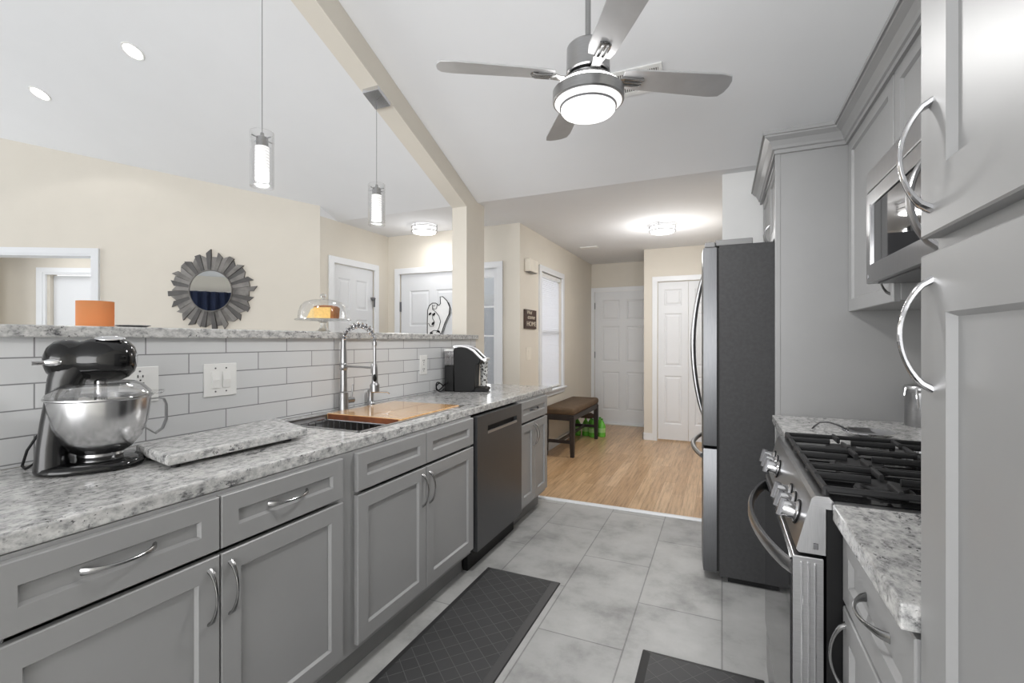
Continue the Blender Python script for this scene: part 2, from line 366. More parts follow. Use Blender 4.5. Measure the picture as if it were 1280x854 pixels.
bm = BM(); box(bm, XW-.02, XW+.012, 4.105, 4.15, 1.735, 1.765, .002); tube(bm, [(XW+.012, 4.12, 1.75), (XW+.03, 4.12, 1.75), (XW+.03, 4.05, 1.75)], .006); box(bm, XW, XW+.012, 4.125, 4.14, 1.66, 1.75)
obj('door_latch', bm, 'greyknob', d1)
# front door wall Y=4.38
YF = 4.38; bm = BM()
for x0, x1, z0, z1 in ((-3.62, -3.345, 0, CZ), (-2.1, -1.98, 0, CZ), (-3.345, -2.1, 2.05, CZ)): box(bm, x0, x1, YF, YF+.14, z0, z1)
struct('wall_front', bm, 'wall', 'cream wall around the front door', 'wall')
bm = casing_y(YF, -1, -3.34, -2.105, 2.045); box(bm, -2.435, -2.395, YF-.01, YF+.1, 0, 2.045)
struct('trim_5', bm, 'trim', 'white casing around the front door and sidelight', 'casing')
W_, H_ = .9, 2.03
dp = [(.12, .40, .22, .62), (.50, .78, .22, .62), (.12, .40, .74, 1.02), (.12, .38, 1.44, 1.84), (.47, .78, 1.55, 1.84)]
d2 = struct('door_2', slab_door(lambda a, b, d: (-3.335+a, YF+.02-d, b+.012), W_, H_, dp), 'door', 'white front door with curved iron scroll glass', 'door')
def doorpx(x, y):  # a place on the front door's face, read from its scrollwork outline
    u = x-640; s_, c_ = math.sin(YAW), math.cos(YAW); D = (-590*s_+u*c_, 590*c_+u*s_, 426-y); t = (YF+.018)/D[1]
    return (D[0]*t, 1.29+D[2]*t)
def dcur(bm, pts, r): tube(bm, [(p[0], YF+.012, p[1]) for p in [doorpx(*q) for q in pts]], r*.55, 6)
outl = [(534.5, 430), (534.5, 400), (534.8, 388), (537, 382), (541, 379), (545, 379), (549, 382), (551, 379.5), (550.5, 371), (554, 371), (559, 376), (562.5, 384), (561.5, 393), (556, 405), (551, 420), (549, 430)]
bm = BM(); bm.faces.new([bm.verts.new((p[0], YF+.0185, p[1])) for p in [doorpx(*q) for q in outl]]); bmesh.ops.triangulate(bm, faces=bm.faces)
r_ = bmesh.ops.extrude_face_region(bm, geom=bm.faces[:]); bmesh.ops.translate(bm, verts=[v for v in r_['geom'] if isinstance(v, bmesh.types.BMVert)], vec=(0, -.004, 0))
obj('scroll_glass', bm, pm('frosted_door_glass', rgb(240, 240, 240), .25), d2)
bm = BM(); dcur(bm, outl, .008)
dcur(bm, [(561, 378), (564, 387), (562.5, 395), (557.5, 406), (553, 420)], .005)
dcur(bm, [(547, 380), (546, 386), (542, 386.5), (541, 383), (544, 382)], .006); dcur(bm, [(541, 381), (541, 387), (545, 390), (549, 395), (551, 402), (549, 410), (546, 416)], .006)
dcur(bm, [(536, 404), (538, 408), (542, 408), (543.5, 403), (541, 398), (541, 392)], .006); dcur(bm, [(538, 416), (543, 413), (549, 414), (551, 418)], .007)
for px, py, a in ((538, 392.5, .6), (543, 393, .9), (541.5, 404.5, .9), (548.5, 414.5, -.4), (539.5, 417, .3)):
    x_, z_ = doorpx(px, py); ellip(bm, (x_, YF+.01, z_), .022, .006, .012, 10, 8, M3=Matrix.Rotation(-a, 3, 'Y'))
obj('iron_scrollwork', bm, 'black', d2, True)
bm = BM(); box(bm, -3.352, -3.330, YF-.002, YF+.02, 1.62, 1.73); obj('hinge', bm, 'greyknob', d2)
bm = BM()
nested(bm, lambda a, b, d: (a, YF+.03-d, b), -2.395, -2.105, 0.01, 2.045, [(0, -.03), (0, 0), (.055, 0)][:2]+[(.05, 0)]) if False else None
for x0, x1, z0, z1 in ((-2.395, -2.345, .01, 2.045), (-2.155, -2.105, .01, 2.045), (-2.345, -2.155, .01, .80), (-2.345, -2.155, 1.95, 2.045)): box(bm, x0, x1, YF+.01, YF+.05, z0, z1, .003)
w2 = struct('window_2', bm, 'door', 'narrow sidelight window beside the front door', 'window')
bm = BM(); box(bm, -2.345, -2.155, YF+.028, YF+.033, .80, 1.95); obj('pane', bm, 'glass2', w2)
bm = BM()
for z in (1.34, 1.645): box(bm, -2.345, -2.155, YF+.022, YF+.04, z-.008, z+.008)
obj('muntin', bm, 'trim', w2)
# porch beyond the sidelight and window
struct('wall_porch', box(BM(), -4.4, -1.98, 7.6, 7.7, -.1, 3.2), pm('blue_grey_siding', rgb(150, 155, 161), .7, ns=6, amt=.1, stretch=(1, 1, 18)), 'blue-grey porch siding outside the sidelight', 'wall')
struct('floor_porch', box(BM(), -6, -1.98, 4.52, 7.6, -.12, -.02), pm('porch_concrete', rgb(176, 176, 172), .8), 'pale porch floor outside the sidelight', 'floor')
# window wall X=-1.86
XV = -1.86; bm = BM()
for y0, y1, z0, z1 in ((4.38, 4.975, 0, CZ), (5.745, 7.4, 0, CZ), (4.975, 5.745, 0, .70), (4.975, 5.745, 2.08, CZ)): box(bm, XV-.12, XV, y0, y1, z0, z1)
struct('wall_window', bm, 'wall', 'tan hall wall with the blinds and the sign', 'wall')
bm = BM()
prism(bm, [(4.915, .645), (5.805, .645), (5.805, 2.14), (4.915, 2.14)], fx(XV, 1), 0, .0) if False else None
for y0, y1, z0, z1 in ((4.915, 4.98, .64, 2.14), (5.74, 5.805, .64, 2.14), (4.98, 5.74, 2.075, 2.14), (4.98, 5.74, .64, .705)): box(bm, XV-.004, XV+.02, y0, y1, z0, z1, .003)
box(bm, XV-.01, XV+.05, 4.90, 5.82, .695, .715, .004)
for y0, y1, z0, z1 in ((4.975, 5.0, .70, 2.08), (5.72, 5.745, .70, 2.08), (4.975, 5.745, 1.37, 1.41), (4.975, 5.745, .70, .74), (4.975, 5.745, 2.04, 2.08)): box(bm, XV-.1, XV-.06, y0, y1, z0, z1)
w1 = struct('window_1', bm, 'trim', 'tall white hall window with closed blinds', 'window')
bm = BM(); box(bm, XV-.085, XV-.08, 5.0, 5.72, .74, 2.04); obj('pane', bm, 'glass2', w1)
bt = NT('blind_slat_vinyl'); bt.col(rgb(240, 240, 242)); bt.set(.5)
tl = bt.add('ShaderNodeBsdfTranslucent'); tl.inputs[0].default_value = rgb(240, 242, 246); mx = bt.add('ShaderNodeMixShader'); mx.inputs[0].default_value = .45
bt.ln(bt.p.outputs[0], mx.inputs[1]); bt.ln(tl.outputs[0], mx.inputs[2]); bt.ln(mx.outputs[0], bt.n['Material Output'].inputs[0])
bl = thing('window_blind', 'closed white slat blind hanging in the hall window', 'blind', (XV-.03, 5.36, .72))
bm = BM(); box(bm, XV-.05, XV-.01, 4.99, 5.73, 2.03, 2.07, .003); obj('headrail', bm, 'white', bl)
bm = BM(); k = 0; z = .76
while z < 2.025:
    ys = (4.992, 5.728)
    v = [bm.verts.new(p) for p in ((XV-.026, ys[0], z-.014), (XV-.026, ys[1], z-.014), (XV-.032, ys[1], z), (XV-.032, ys[0], z), (XV-.042, ys[1], z+.012), (XV-.042, ys[0], z+.012))]
    bm.faces.new((v[0], v[1], v[2], v[3])); bm.faces.new((v[3], v[2], v[4], v[5])); z += .0235
o = obj('slats', bm, bt.m, bl)
md = o.modifiers.new('s', 'SOLIDIFY'); md.thickness = .0012
bm = BM(); box(bm, XV-.042, XV-.018, 4.992, 5.728, .722, .74, .003); obj('bottom_rail', bm, 'white', bl)
# far wall, return wall, closet wall
YB = 7.25; bm = BM()
for x0, x1, z0, z1 in ((-1.98, -1.815, 0, CZ), (-.90, 0.1, 0, CZ), (-1.815, -.90, 2.055, CZ)): box(bm, x0, x1, YB, YB+.12, z0, z1)
struct('wall_end', bm, 'wall', 'tan wall at the end of the hall', 'wall')
struct('wall_return', box(BM(), -.926, -.82, 6.45, YB, 0, CZ), 'wall', 'cream return wall beside the end door', 'wall')
bm = casing_y(YB, -1, -1.812, -.94, 2.05); struct('trim_6', bm, 'trim', 'white casing around the hall end door', 'casing')
d3 = struct('door_3', slab_door(lambda a, b, d: (-1.81+a, YB+.02-d, b+.012), .865, 2.035, six_panels(.865, 2.035)), 'door', 'white six-panel door at the end of the hall', 'door')
bm = BM(); lathe(bm, [(0, .055), (.022, .052), (.028, .038), (.02, .02), (.012, .012), (.012, 0)], (-1.0, YB+.02, .93), 20, (0, -1, 0)); obj('door_knob', bm, 'greyknob', d3, True)
bm = BM(); lathe(bm, [(0, .022), (.024, .02), (.028, 0)], (-1.0, YB+.02, 1.06), 20, (0, -1, 0)); obj('deadbolt', bm, 'greyknob', d3, True)
for z in (.25, 1.02, 1.78):
    bm = BM(); box(bm, -1.825, -1.803, YB-.005, YB+.02, z, z+.1); obj('hinge', bm, 'greyknob', d3)
struct('trim_7', box(BM(), -1.815, -.94, YB-.03, YB+.05, 0.002, .02, .004), 'trim', 'white sill under the hall end door', 'sill')
YC = 6.33; bm = BM()
for x0, x1, z0, z1 in ((-.926, -.765, 0, CZ), (-.765, .005, 2.06, CZ)): box(bm, x0, x1, YC, YC+.12, z0, z1)
struct('wall_bifold', bm, 'wall', 'cream wall around the bifold closet', 'wall')
struct('trim_8', casing_y(YC, -1, -.76, .06, 2.055), 'trim', 'white casing around the bifold closet', 'casing')
def leaf(w_):
    return [(.075, w_-.075, .20, .82), (.075, w_-.075, .94, 1.62), (.075, w_-.075, 1.72, 1.93)]
d4 = struct('door_4', slab_door(lambda a, b, d: (-.752+a, YC+.03-d, b+.02), .366, 2.025, leaf(.366)), 'door', 'white bifold closet door beside the refrigerator', 'door')
bm = slab_door(lambda a, b, d: (-.382+a, YC+.03-d, b+.02), .366, 2.025, leaf(.366)); obj('door_leaf', bm, 'door', d4)
struct('wall_hall', box(BM(), .006, .12, 3.80, YC+.12, 0, CZ), 'wall', 'cream hall wall behind the refrigerator', 'wall')
bm = BM(); prism(bm, [(3.70, 0), (3.82, 0), (3.82, CZ), (3.70, CZ)], lambda a, b, d: (d, a, b), .004, 1.0)
struct('wall_stub', bm, pm('white_wall_paint', rgb(226, 226, 225), .85, amt=.01), 'white wall stub behind the refrigerator', 'wall')
bm = BM(); prism(bm, [(-4, 0), (3.7, 0), (3.7, ceilz(3.7)), (3.6, CZ), (RIDGE, zr+.03), (-4, ceilz(-4)+.03)], lambda a, b, d: (d, a, b), .888, 1.0)
struct('wall_right', bm, pm('white_side_wall_paint', rgb(216, 214, 208), .85, amt=.01), 'right kitchen wall behind the cabinets', 'wall')
bm = BM(); box(bm, -6.6, -2.6, -3.1, -3.0, 2.27, 3.2)
struct('wall_rear', bm, 'wall', 'cream wall at the back of the living room, reflected in the sunburst mirror', 'wall')
bm = BM(); poly = [(-6.3+i*.05, .035*math.sin(i*2.1)) for i in range(73)]
prism(bm, [(x, -2.93+y) for x, y in poly]+[(x, -2.96+y) for x, y in poly[::-1]], lambda a, b, d: (a, b, d), .02, 2.26)
tag(obj('curtain', bm, pm('navy_curtain', rgb(30, 40, 66), .9), None, True), 'dark navy curtain filling the lower half of the reflection in the sunburst mirror', 'curtain')
# baseboards
bm = BM(); box(bm, XV, XV+.014, 4.40, 7.25, 0, .09, .003); struct('baseboard_left', bm, 'trim', 'white baseboard under the hall window', 'baseboard')
bm = BM(); box(bm, -.94, -.82, YC-.014, YC, 0, .09, .003); box(bm, -.94, -.926, YC-.014, YC+.12, 0, .09, .003); struct('baseboard_right', bm, 'trim', 'white baseboard at the bifold closet corner', 'baseboard')
bm = BM(); prism(bm, [(-1.92, 0), (.03, 0), (.03, .09), (-1.92, .09)], MW, 0, .014); struct('baseboard_living', bm, 'trim', 'white baseboard under the sunburst mirror', 'baseboard')
# pony wall, backsplash, post, beam
struct('wall_pony', box(BM(), -2.06, -1.922, -1.0, 3.41, 0, 1.30), 'wall', 'half wall carrying the raised bar', 'wall')
bm = BM(); box(bm, -1.922, -1.912, -1.0, 3.545, .915, 1.30); struct('wall_backsplash', bm, 'splash', 'grey subway tile backsplash under the raised bar', 'wall')
bm = BM(); YP0, YP1 = 3.41, 3.725
prism(bm, [(YP0, 0), (YP1, 0), (YP1, CZ+.03), (3.6, CZ+.03), (YP0, ceilz(YP0)+.03)], lambda a, b, d: (d, a, b), -2.062, -1.924); struct('wall_post', bm, 'wall', 'cream post at the end of the bar', 'post')
def bmz(y): return 2.401+.415*(3.41-y)
bm = BM(); prism(bm, [(YP0, bmz(YP0)), (YP0, ceilz(YP0)+.03), (RIDGE, zr+.03), (RIDGE, bmz(RIDGE))], lambda a, b, d: (d, a, b), -2.062, -1.924)
struct('trim_9', bm, 'wall', 'cream sloped beam running up from the post', 'beam')
# ================================================================ CABINETS
def pull(pa, pb, out, proj=.03, w0=.011, side=None):
    """bow pull between feet pa and pb, bowing along out"""
    a, b, o = Vector(pa), Vector(pb), Vector(out); side = Vector(side) if side else (b-a).cross(o).normalized()
    pts, ws, ts = [], [], []
    N = 18
    for i in range(N+1):
        t = i/N; h = math.sin(math.pi*t)**.62
        p = a.lerp(b, t)+o*(proj*h-.001 if 0 < t < 1 else -.002); pts.append(p)
        e = abs(2*t-1); ws.append(w0*(.62+1.0*e**3)); ts.append(.0055+.004*e**4)
    return strip(BM(), pts, side, ws, ts)
def cab_shell(bm, x0, x1, y0, y1, z0, z1, front, t=.018, back=True):
    """open carcass: front is the X of the open side"""
    box(bm, x0, x1, y0, y0+t, z0, z1); box(bm, x0, x1, y1-t, y1, z0, z1); box(bm, x0, x1, y0+t, y1-t, z0, z0+t); 
    bk = x0 if front == x1 else x1; s = 1 if front == x1 else -1
    box(bm, bk, bk+s*t, y0+t, y1-t, z0+t, z1)
    f0 = front-s*t
    for q in ((y0+t, y0+.04), (y1-.04, y1-t)): box(bm, f0, front, q[0], q[1], z0+t, z1)
    box(bm, f0, front, y0+.04, y1-.04, z1-.03, z1); return bm
def base_cab(label, y0, y1, xb, xf, drawers, doors, dz=(.720, .864), doorz=(.142, .706), filler=None, handles=True, drawer_handles=True, hside=None):
    """xf: front face of doors; doors: list of (y0,y1,handle_y or None)"""
    s = 1 if xf > xb else -1; xc = xf-s*.021
    t = thing('base_cabinet', label, 'cabinet', ((xb+xf)/2, (y0+y1)/2, 0))
    bm = BM(); cab_shell(bm, *(sorted((xb, xc))), y0, y1, .115, .873, xc)
    if filler: box(bm, xc-s*.02, xc, filler[0], filler[1], .115, .873)
    obj('carcass', bm, 'cab', t)
    bm = BM(); box(bm, xf-s*.078, xf-s*.09, y0, filler[1] if filler else y1, 0, .115); obj('toe_kick', bm, 'toe', t)
    for a, b in drawers:
        d = obj('drawer', shaker(fx(xf, s), a, b, dz[0], dz[1], .05 if b-a > .3 else .045), 'cab', t)
        if drawer_handles:
            m = (a+b)/2; zc = (dz[0]+dz[1])/2; L = min(.072, (b-a)*.22)
            obj('handle', pull((xf-s*.010, m-L, zc), (xf-s*.010, m+L, zc), (s, 0, 0), .034), 'nickel', d, True)
    for a, b, hy in doors:
        d = obj('door', shaker(fx(xf, s), a, b, doorz[0], doorz[1]), 'cab', t)
        if hy is not None: obj('handle', pull((xf, hy, doorz[1]-.175), (xf, hy, doorz[1]-.03), (s, 0, 0), .03), 'nickel', d, True)
    return t
XL = -1.25
base_cab('grey base cabinet under the mixer, two drawers over two doors', .395, 1.316, -1.90, XL, [(.398, .853), (.858, 1.313)], [(.398, .853, .826), (.858, 1.313, .885)], filler=(1.316, 1.385))
base_cab('grey sink base cabinet with handle-less false fronts above doors', 1.385, 2.296, -1.90, XL, [(1.388, 1.838), (1.843, 2.293)], [(1.388, 1.838, 1.812), (1.843, 2.293, 1.869)], drawer_handles=False)
base_cab('narrow grey base cabinet between the dishwasher and the hall', 2.955, 3.50, -1.90, XL, [(2.96, 3.495)], [(2.96, 3.225, 3.203), (3.23, 3.495, 3.252)])
# dishwasher
t = thing('dishwasher', 'dark stainless dishwasher with pocket handle under the counter', 'dishwasher', (-1.58, 2.625, 0)); XD = -1.236
y0, y1 = 2.312, 2.942
bm = BM(); box(bm, -1.88, -1.268, 2.302, 2.95, .10, .862); obj('tub', bm, 'dark', t)
bm = BM(); mp = fx(XD, 1)
h0, h1, hz0, hz1 = 2.44, 2.865, .752, .798
for a0, a1, b0, b1 in ((y0, h0, hz0, hz1), (h1, y1, hz0, hz1), (y0, y1, hz1, .866), (y0, y1, .118, hz0)): box(bm, XD-.03, XD, a0, a1, b0, b1)
bmesh.ops.remove_doubles(bm, verts=bm.verts, dist=1e-5); obj('door_panel', bm, 'bsteel', t)
bm = BM(); box(bm, XD-.028, XD-.024, h0, h1, hz0, hz1); obj('handle_pocket', bm, 'black', t)
bm = BM(); prism(bm, [(-.026, .752), (.0, .752), (.0, .766), (-.004, .768), (-.022, .757)], lambda a, b, d: (XD+a, d, b), h0, h1); obj('handle_lip', bm, 'steelh', t)
bm = BM(); box(bm, -1.33, -1.298, 2.312, 2.95, .0, .11, .003); obj('kick_plate', bm, 'black', t)
# left countertop with sink cut-out
SX0, SX1, SY0, SY1 = -1.836, -1.352, 1.515, 2.365
bm = BM()
cx0, cx1, cy0, cy1 = -1.912, -1.272, -.25, 3.685
gx, gy = [cx0, SX0, SX1, cx1], [cy0, SY0, SY1, cy1]
for z in (.874, .914):
    for a in range(3):
        for b in range(3):
            if (a, b) != (1, 1): bm.faces.new([bm.verts.new((x, y, z)) for x, y in ((gx[a], gy[b]), (gx[a+1], gy[b]), (gx[a+1], gy[b+1]), (gx[a], gy[b+1]))])
def ring_wall(xs, ys):
    pts = [(x, ys[0]) for x in xs]+[(xs[-1], y) for y in ys[1:]]+[(x, ys[-1]) for x in xs[-2::-1]]+[(xs[0], y) for y in ys[-2:0:-1]]
    for p, q in zip(pts, pts[1:]+pts[:1]): bm.faces.new([bm.verts.new((*c, z)) for c, z in ((p, .874), (q, .874), (q, .914), (p, .914))])
ring_wall(gx, gy); ring_wall(gx[1:3], gy[1:3])
bmesh.ops.remove_doubles(bm, verts=bm.verts, dist=1e-5)
ct = obj('countertop', bm, 'granite'); tag(ct, 'long white granite countertop around the sink', 'countertop')
md = ct.modifiers.new('b', 'BEVEL'); md.width = .005; md.segments = 2; md.limit_method = 'ANGLE'
# raised bar top
bm = BM(); box(bm, -2.36, -1.886, -1.0, 3.405, 1.30, 1.338, .005); box(bm, -1.922, -1.886, 3.403, 3.55, 1.30, 1.338, .005)
tag(obj('bar_countertop', bm, 'granite'), 'raised granite bar top above the backsplash', 'countertop')
# sink
t = thing('sink', 'undermount stainless sink with a workstation ledge', 'sink', (-1.6, 1.94, .65))
bm = BM(); z0, z1, th = .68, .913, .006
for q in ((SX0, SX0+th, SY0, SY1, z0, z1), (SX1-th, SX1, SY0, SY1, z0, z1), (SX0, SX1, SY0, SY0+th, z0, z1), (SX0, SX1, 2.282, 2.288, z0, .889), (SX0, SX1, 2.288, SY1, .883, .889), (SX0, SX1, SY1-th, SY1, .889, z1), (SX0, SX1, SY0, 2.288, z0-th, z0)): box(bm, *q)
box(bm, SX0+th, SX0+th+.012, SY0, SY1, .885, .889); box(bm, SX1-th-.012, SX1-th, SY0, SY1, .885, .889)
obj('basin', bm, 'sink', t)
bm = BM()
for q in ((SX0-.006, SX0+.012, SY0-.006, SY1+.006), (SX1-.012, SX1+.006, SY0-.006, SY1+.006), (SX0, SX1, SY0-.006, SY0+.010), (SX0, SX1, SY1-.010, SY1+.006)): box(bm, *q, .912, .9175, .001)
obj('rim', bm, 'steel', t)
bm = BM(); lathe(bm, [(.055, 0), (.055, .004), (.03, .006), (0, .003)], (-1.62, 1.94, z0), 24); obj('drain', bm, 'chrome', t, True)
t = thing('wire_rack', 'steel wire rack hanging in the open left end of the sink', 'rack', (-1.6, 1.66, .80))
rx0, rx1, ry0, ry1 = -1.818, -1.372, 1.532, 1.785
bm = BM()
for z in (.8955, .80): tube(bm, [(rx0, ry0, z), (rx1, ry0, z), (rx1, ry1, z), (rx0, ry1, z), (rx0, ry0, z)], .0035, 6)
obj('rim_wire', bm, 'chrome', t)
bm = BM()
for k in range(12):
    x = rx0+.02+k*(rx1-rx0-.04)/11; tube(bm, [(x, ry0, .893), (x, ry0, .80), (x, ry1, .80), (x, ry1, .893)], .0022, 6)
for k in range(6):
    y = ry0+.02+k*(ry1-ry0-.04)/5; tube(bm, [(rx0, y, .893), (rx0, y, .80), (rx1, y, .80), (rx1, y, .893)], .0022, 6)
obj('basket_wires', bm, 'chrome', t)
# cutting board on the ledge
t = thing('cutting_board', 'large wooden cutting board lying across the sink', 'cutting board', (-1.6, 2.06, .889))
bm = BM(); box(bm, -1.822, -1.366, 1.80, 2.335, .893, .924, .004); obj('board', bm, 'board', t)
bm = BM(); box(bm, -1.812, -1.38, 1.797, 1.801, .896, .921); obj('end_grain', bm, 'boardend', t)
# granite board near the mixer
t = thing('stone_board', 'loose granite slab board on small feet beside the mixer', 'serving board', (-1.6, 1.15, .914))
bm = BM(); poly = [(-1.722, .897), (-1.46, .842), (-1.452, 1.335), (-1.77, 1.46)]
prism(bm, poly, lambda a, b, d: (a, b, d), .926, .956, .006); obj('slab', bm, 'granite', t)
for x, y in ((-1.69, .92), (-1.49, .88), (-1.49, 1.28), (-1.72, 1.38)):
    bm = BM(); lathe(bm, [(0, 0), (.012, 0), (.012, .013), (0, .013)], (x, y, .914), 14); obj('foot', bm, 'rubber', t)
# ---- right run
XR = .252
t_near = base_cab('grey base cabinet between the range and the pantry', .845, 1.292, .885, XR, [(.85, 1.287)], [(.85, 1.287, 1.262)], dz=(.70, .864), doorz=(.142, .688))
base_cab('grey base cabinet between the range and the refrigerator', 2.075, 2.722, .885, XR, [(2.08, 2.717)], [(2.08, 2.396, 2.37), (2.401, 2.717, 2.43)])
for y0, y1, lb in ((.845, 1.296, 'granite countertop piece between range and pantry'), (2.068, 2.724, 'granite countertop piece behind the range by the tall panel')):
    bm = BM(); box(bm, .234, .886, y0, y1, .874, .914, .004); tag(obj('countertop', bm, 'granite'), lb, 'countertop')
# tall panel beside the refrigerator
bm = BM(); box(bm, .258, .886, 2.726, 2.746, 0, 2.24, .001); box(bm, .248, .272, 2.724, 2.748, 0, 2.24, .002)
tag(obj('cabinet_side_panel', bm, 'cab'), 'tall grey end panel beside the refrigerator', 'panel')
def wall_cab(label, y0, y1, z0, z1, xf, doors, xb=.886, rail=.057):
    t = thing('wall_cabinet', label, 'cabinet', ((xf+xb)/2, (y0+y1)/2, z0))
    bm = BM(); xc = xf+.021; box(bm, xc, xb, y0, y1, z0+.004, z1, .001); obj('carcass', bm, 'cab', t)
    for a, b, hy, up in doors:
        d = obj('door', shaker(fx(xf, -1), a, b, z0, z1-.003, rail), 'cab', t)
        if hy is not None: obj('handle', pull((xf, hy, z0+.03), (xf, hy, z0+.03+up), (-1, 0, 0), .03), 'nickel', d, True)
    return t
XU = .555
wall_cab('tall grey wall cabinet left of the microwave', 2.07, 2.723, 1.428, 2.245, XU, [(2.074, 2.72, 2.11, .13)])
wall_cab('short grey wall cabinet directly above the microwave', 1.302, 2.066, 1.892, 2.245, XU, [(1.306, 1.682, None, .1), (1.686, 2.062, None, .1)])
wall_cab('grey wall cabinet tucked between microwave and pantry', .86, 1.298, 1.428, 2.245, XU, [(.864, 1.294, None, .1)])
wall_cab('deep grey wall cabinet above the refrigerator', 2.752, 3.69, 1.845, 2.245, .262, [(2.756, 3.215, 3.19, .1), (3.22, 3.686, 3.245, .1)])
# crown moulding
prof = [(0, 0), (.012, 0), (.012, .018), (.02, .022), (.024, .034), (.036, .058), (.056, .074), (.058, .082), (.066, .082), (.066, .098), (0, .098)]
def crown(path, z):
    """path: plan polyline; profile projects to the left of travel"""
    bm = BM(); n = len(path); rings = []
    for i, p in enumerate(path):
        p = Vector(p); ds = []
        if i: ds.append((p-Vector(path[i-1])).normalized())
        if i < n-1: ds.append((Vector(path[i+1])-p).normalized())
        ns = [Vector((-d.y, d.x)) for d in ds]
        if len(ns) == 2: m = (ns[0]+ns[1]); m = m/(1+ns[0].dot(ns[1]))
        else: m = ns[0]
        rings.append([bm.verts.new((p.x+m.x*a, p.y+m.y*a, z+b)) for a, b in prof])
    k = len(prof)
    for a, b in zip(rings, rings[1:]):
        for j in range(k): bm.faces.new((a[j], a[(j+1) % k], b[(j+1) % k], b[j]))
    bm.faces.new(rings[0][::-1]); bm.faces.new(rings[-1]); return bm
bm = crown([(.262, 3.70), (.262, 2.728), (XU+.0, 2.728), (XU, .86)][::-1] if False else [(XU, .86), (XU, 2.726), (.255, 2.726), (.255, 3.69)], 2.232)
tag(obj('crown_moulding', bm, 'cab'), 'grey crown moulding along the tops of the wall cabinets', 'moulding')
# pantry
t = thing('pantry_cabinet', 'tall grey pantry cabinet at the right edge', 'cabinet', (.57, .55, 0)); XP = .255
bm = BM(); box(bm, XP+.021, .886, .24, .842, .1, 2.245); obj('carcass', bm, 'cab', t)
bm = BM(); box(bm, XP+.09, .88, .26, .842, 0, .1); obj('toe_kick', bm, 'toe', t)
for z0, z1, hz in ((.125, 1.408, (1.225, 1.372)), (1.432, 2.24, (1.465, 1.61))):
    d = obj('door', shaker(fx(XP, -1), .245, .838, z0, z1, .082, .022, .010), 'cab', t)
    obj('handle', pull((XP, .803, hz[0]), (XP, .803, hz[1]), (-1, 0, 0), .034, .013), 'chrome', d, True)
# ================================================================ RANGE
Y0, Y1 = 1.302, 2.064; YM = (Y0+Y1)/2
t = thing('gas_range', 'stainless gas range with six knobs and bowed oven handle', 'range', (.52, YM, 0))
bm = BM(); box(bm, .224, .88, Y0+.002, Y1-.002, .03, .896); obj('body', bm, 'black', t)
bm = BM(); prism(bm, [(.196, .897), (.88, .897), (.88, .913), (.24, .913), (.228, .926), (.202, .926), (.194, .919)], lambda a, b, d: (a, d, b), Y0-.001, Y1+.001); 
obj('cooktop', bm, 'steel', t)
bm = BM(); box(bm, .235, .86, Y0+.02, Y1-.02, .911, .915, .001); obj('cooktop_well', bm, 'blackgloss', t)
bm = BM(); prism(bm, [(.194, .919), (.162, .795), (.168, .788), (.222, .788), (.222, .9)], lambda a, b, d: (a, d, b), Y0, Y1); obj('control_panel', bm, 'steelh', t)
nrm = Vector((-(.919-.795), 0, -(.162-.194)*-1)).normalized(); nrm = Vector((-.968, 0, .25))
for y in (1.40, 1.475, 1.55, 1.84, 1.915, 1.99):
    c = Vector((.176, y, .853)); bm = BM()
    lathe(bm, [(.027, -.004), (.027, .004), (.022, .008), (.0205, .030), (.019, .034), (0, .034)], c, 24, nrm)
    k = obj('knob', bm, 'chrome', t, True, angle=30)
    up = Vector((.25, 0, .968)); bm = BM(); a = c+nrm*.034
    strip(bm, [a-up*.023, a-up*.015, a+up*.015, a+up*.023], (0, 1, 0), .010, .018); obj('knob_grip', bm, 'greyknob', k)
    bm = BM(); lathe(bm, [(.031, -.002), (.031, .002), (0, .002)], c, 24, nrm); obj('knob_ring', bm, 'black', k)
# oven door with slightly bowed glass, end cap with ribs, bow handle
bm = BM()
pl = []
for i in range(17): u = i/16; pl.append((Y0+.004+(Y1-Y0-.008)*u, .156-.0*math.sin(math.pi*u)))
prism(bm, [(.156, Y0+.004), (.156, Y1-.004), (.218, Y1-.004), (.218, Y0+.004)], lambda a, b, d: (a, b, d), .20, .778, .003); dr = obj('oven_door', bm, 'steel', t)
bm = BM(); box(bm, .152, .157, Y0+.02, Y1-.02, .22, .765, .001); obj('door_glass', bm, pm('smoked_oven_glass', rgb(34, 34, 36), .04), dr)
for i in range(3):
    x = .174+i*.014; bm = BM(); box(bm, x-.0025, x+.0025, Y0, Y0+.005, .33, .765, .001); obj('end_rib', bm, 'chrome', dr)
pts, ws, ts = [], [], []
for i in range(25):
    u = i/24; pts.append((.158-.072*math.sin(math.pi*u)**.75, Y0+.02+(Y1-Y0-.04)*u, .742)); ws.append(.034); ts.append(.016)
obj('oven_handle', strip(BM(), pts, (0, 0, 1), ws, ts), 'steelh', dr, True)
bm = BM(); box(bm, .158, .218, Y0+.004, Y1-.004, .04, .185, .003); obj('storage_drawer', bm, 'steel', t)
bm = BM(); box(bm, .197, .207, Y0-.003, Y0, .80, .814, .001); obj('side_latch', bm, 'greyknob', t)
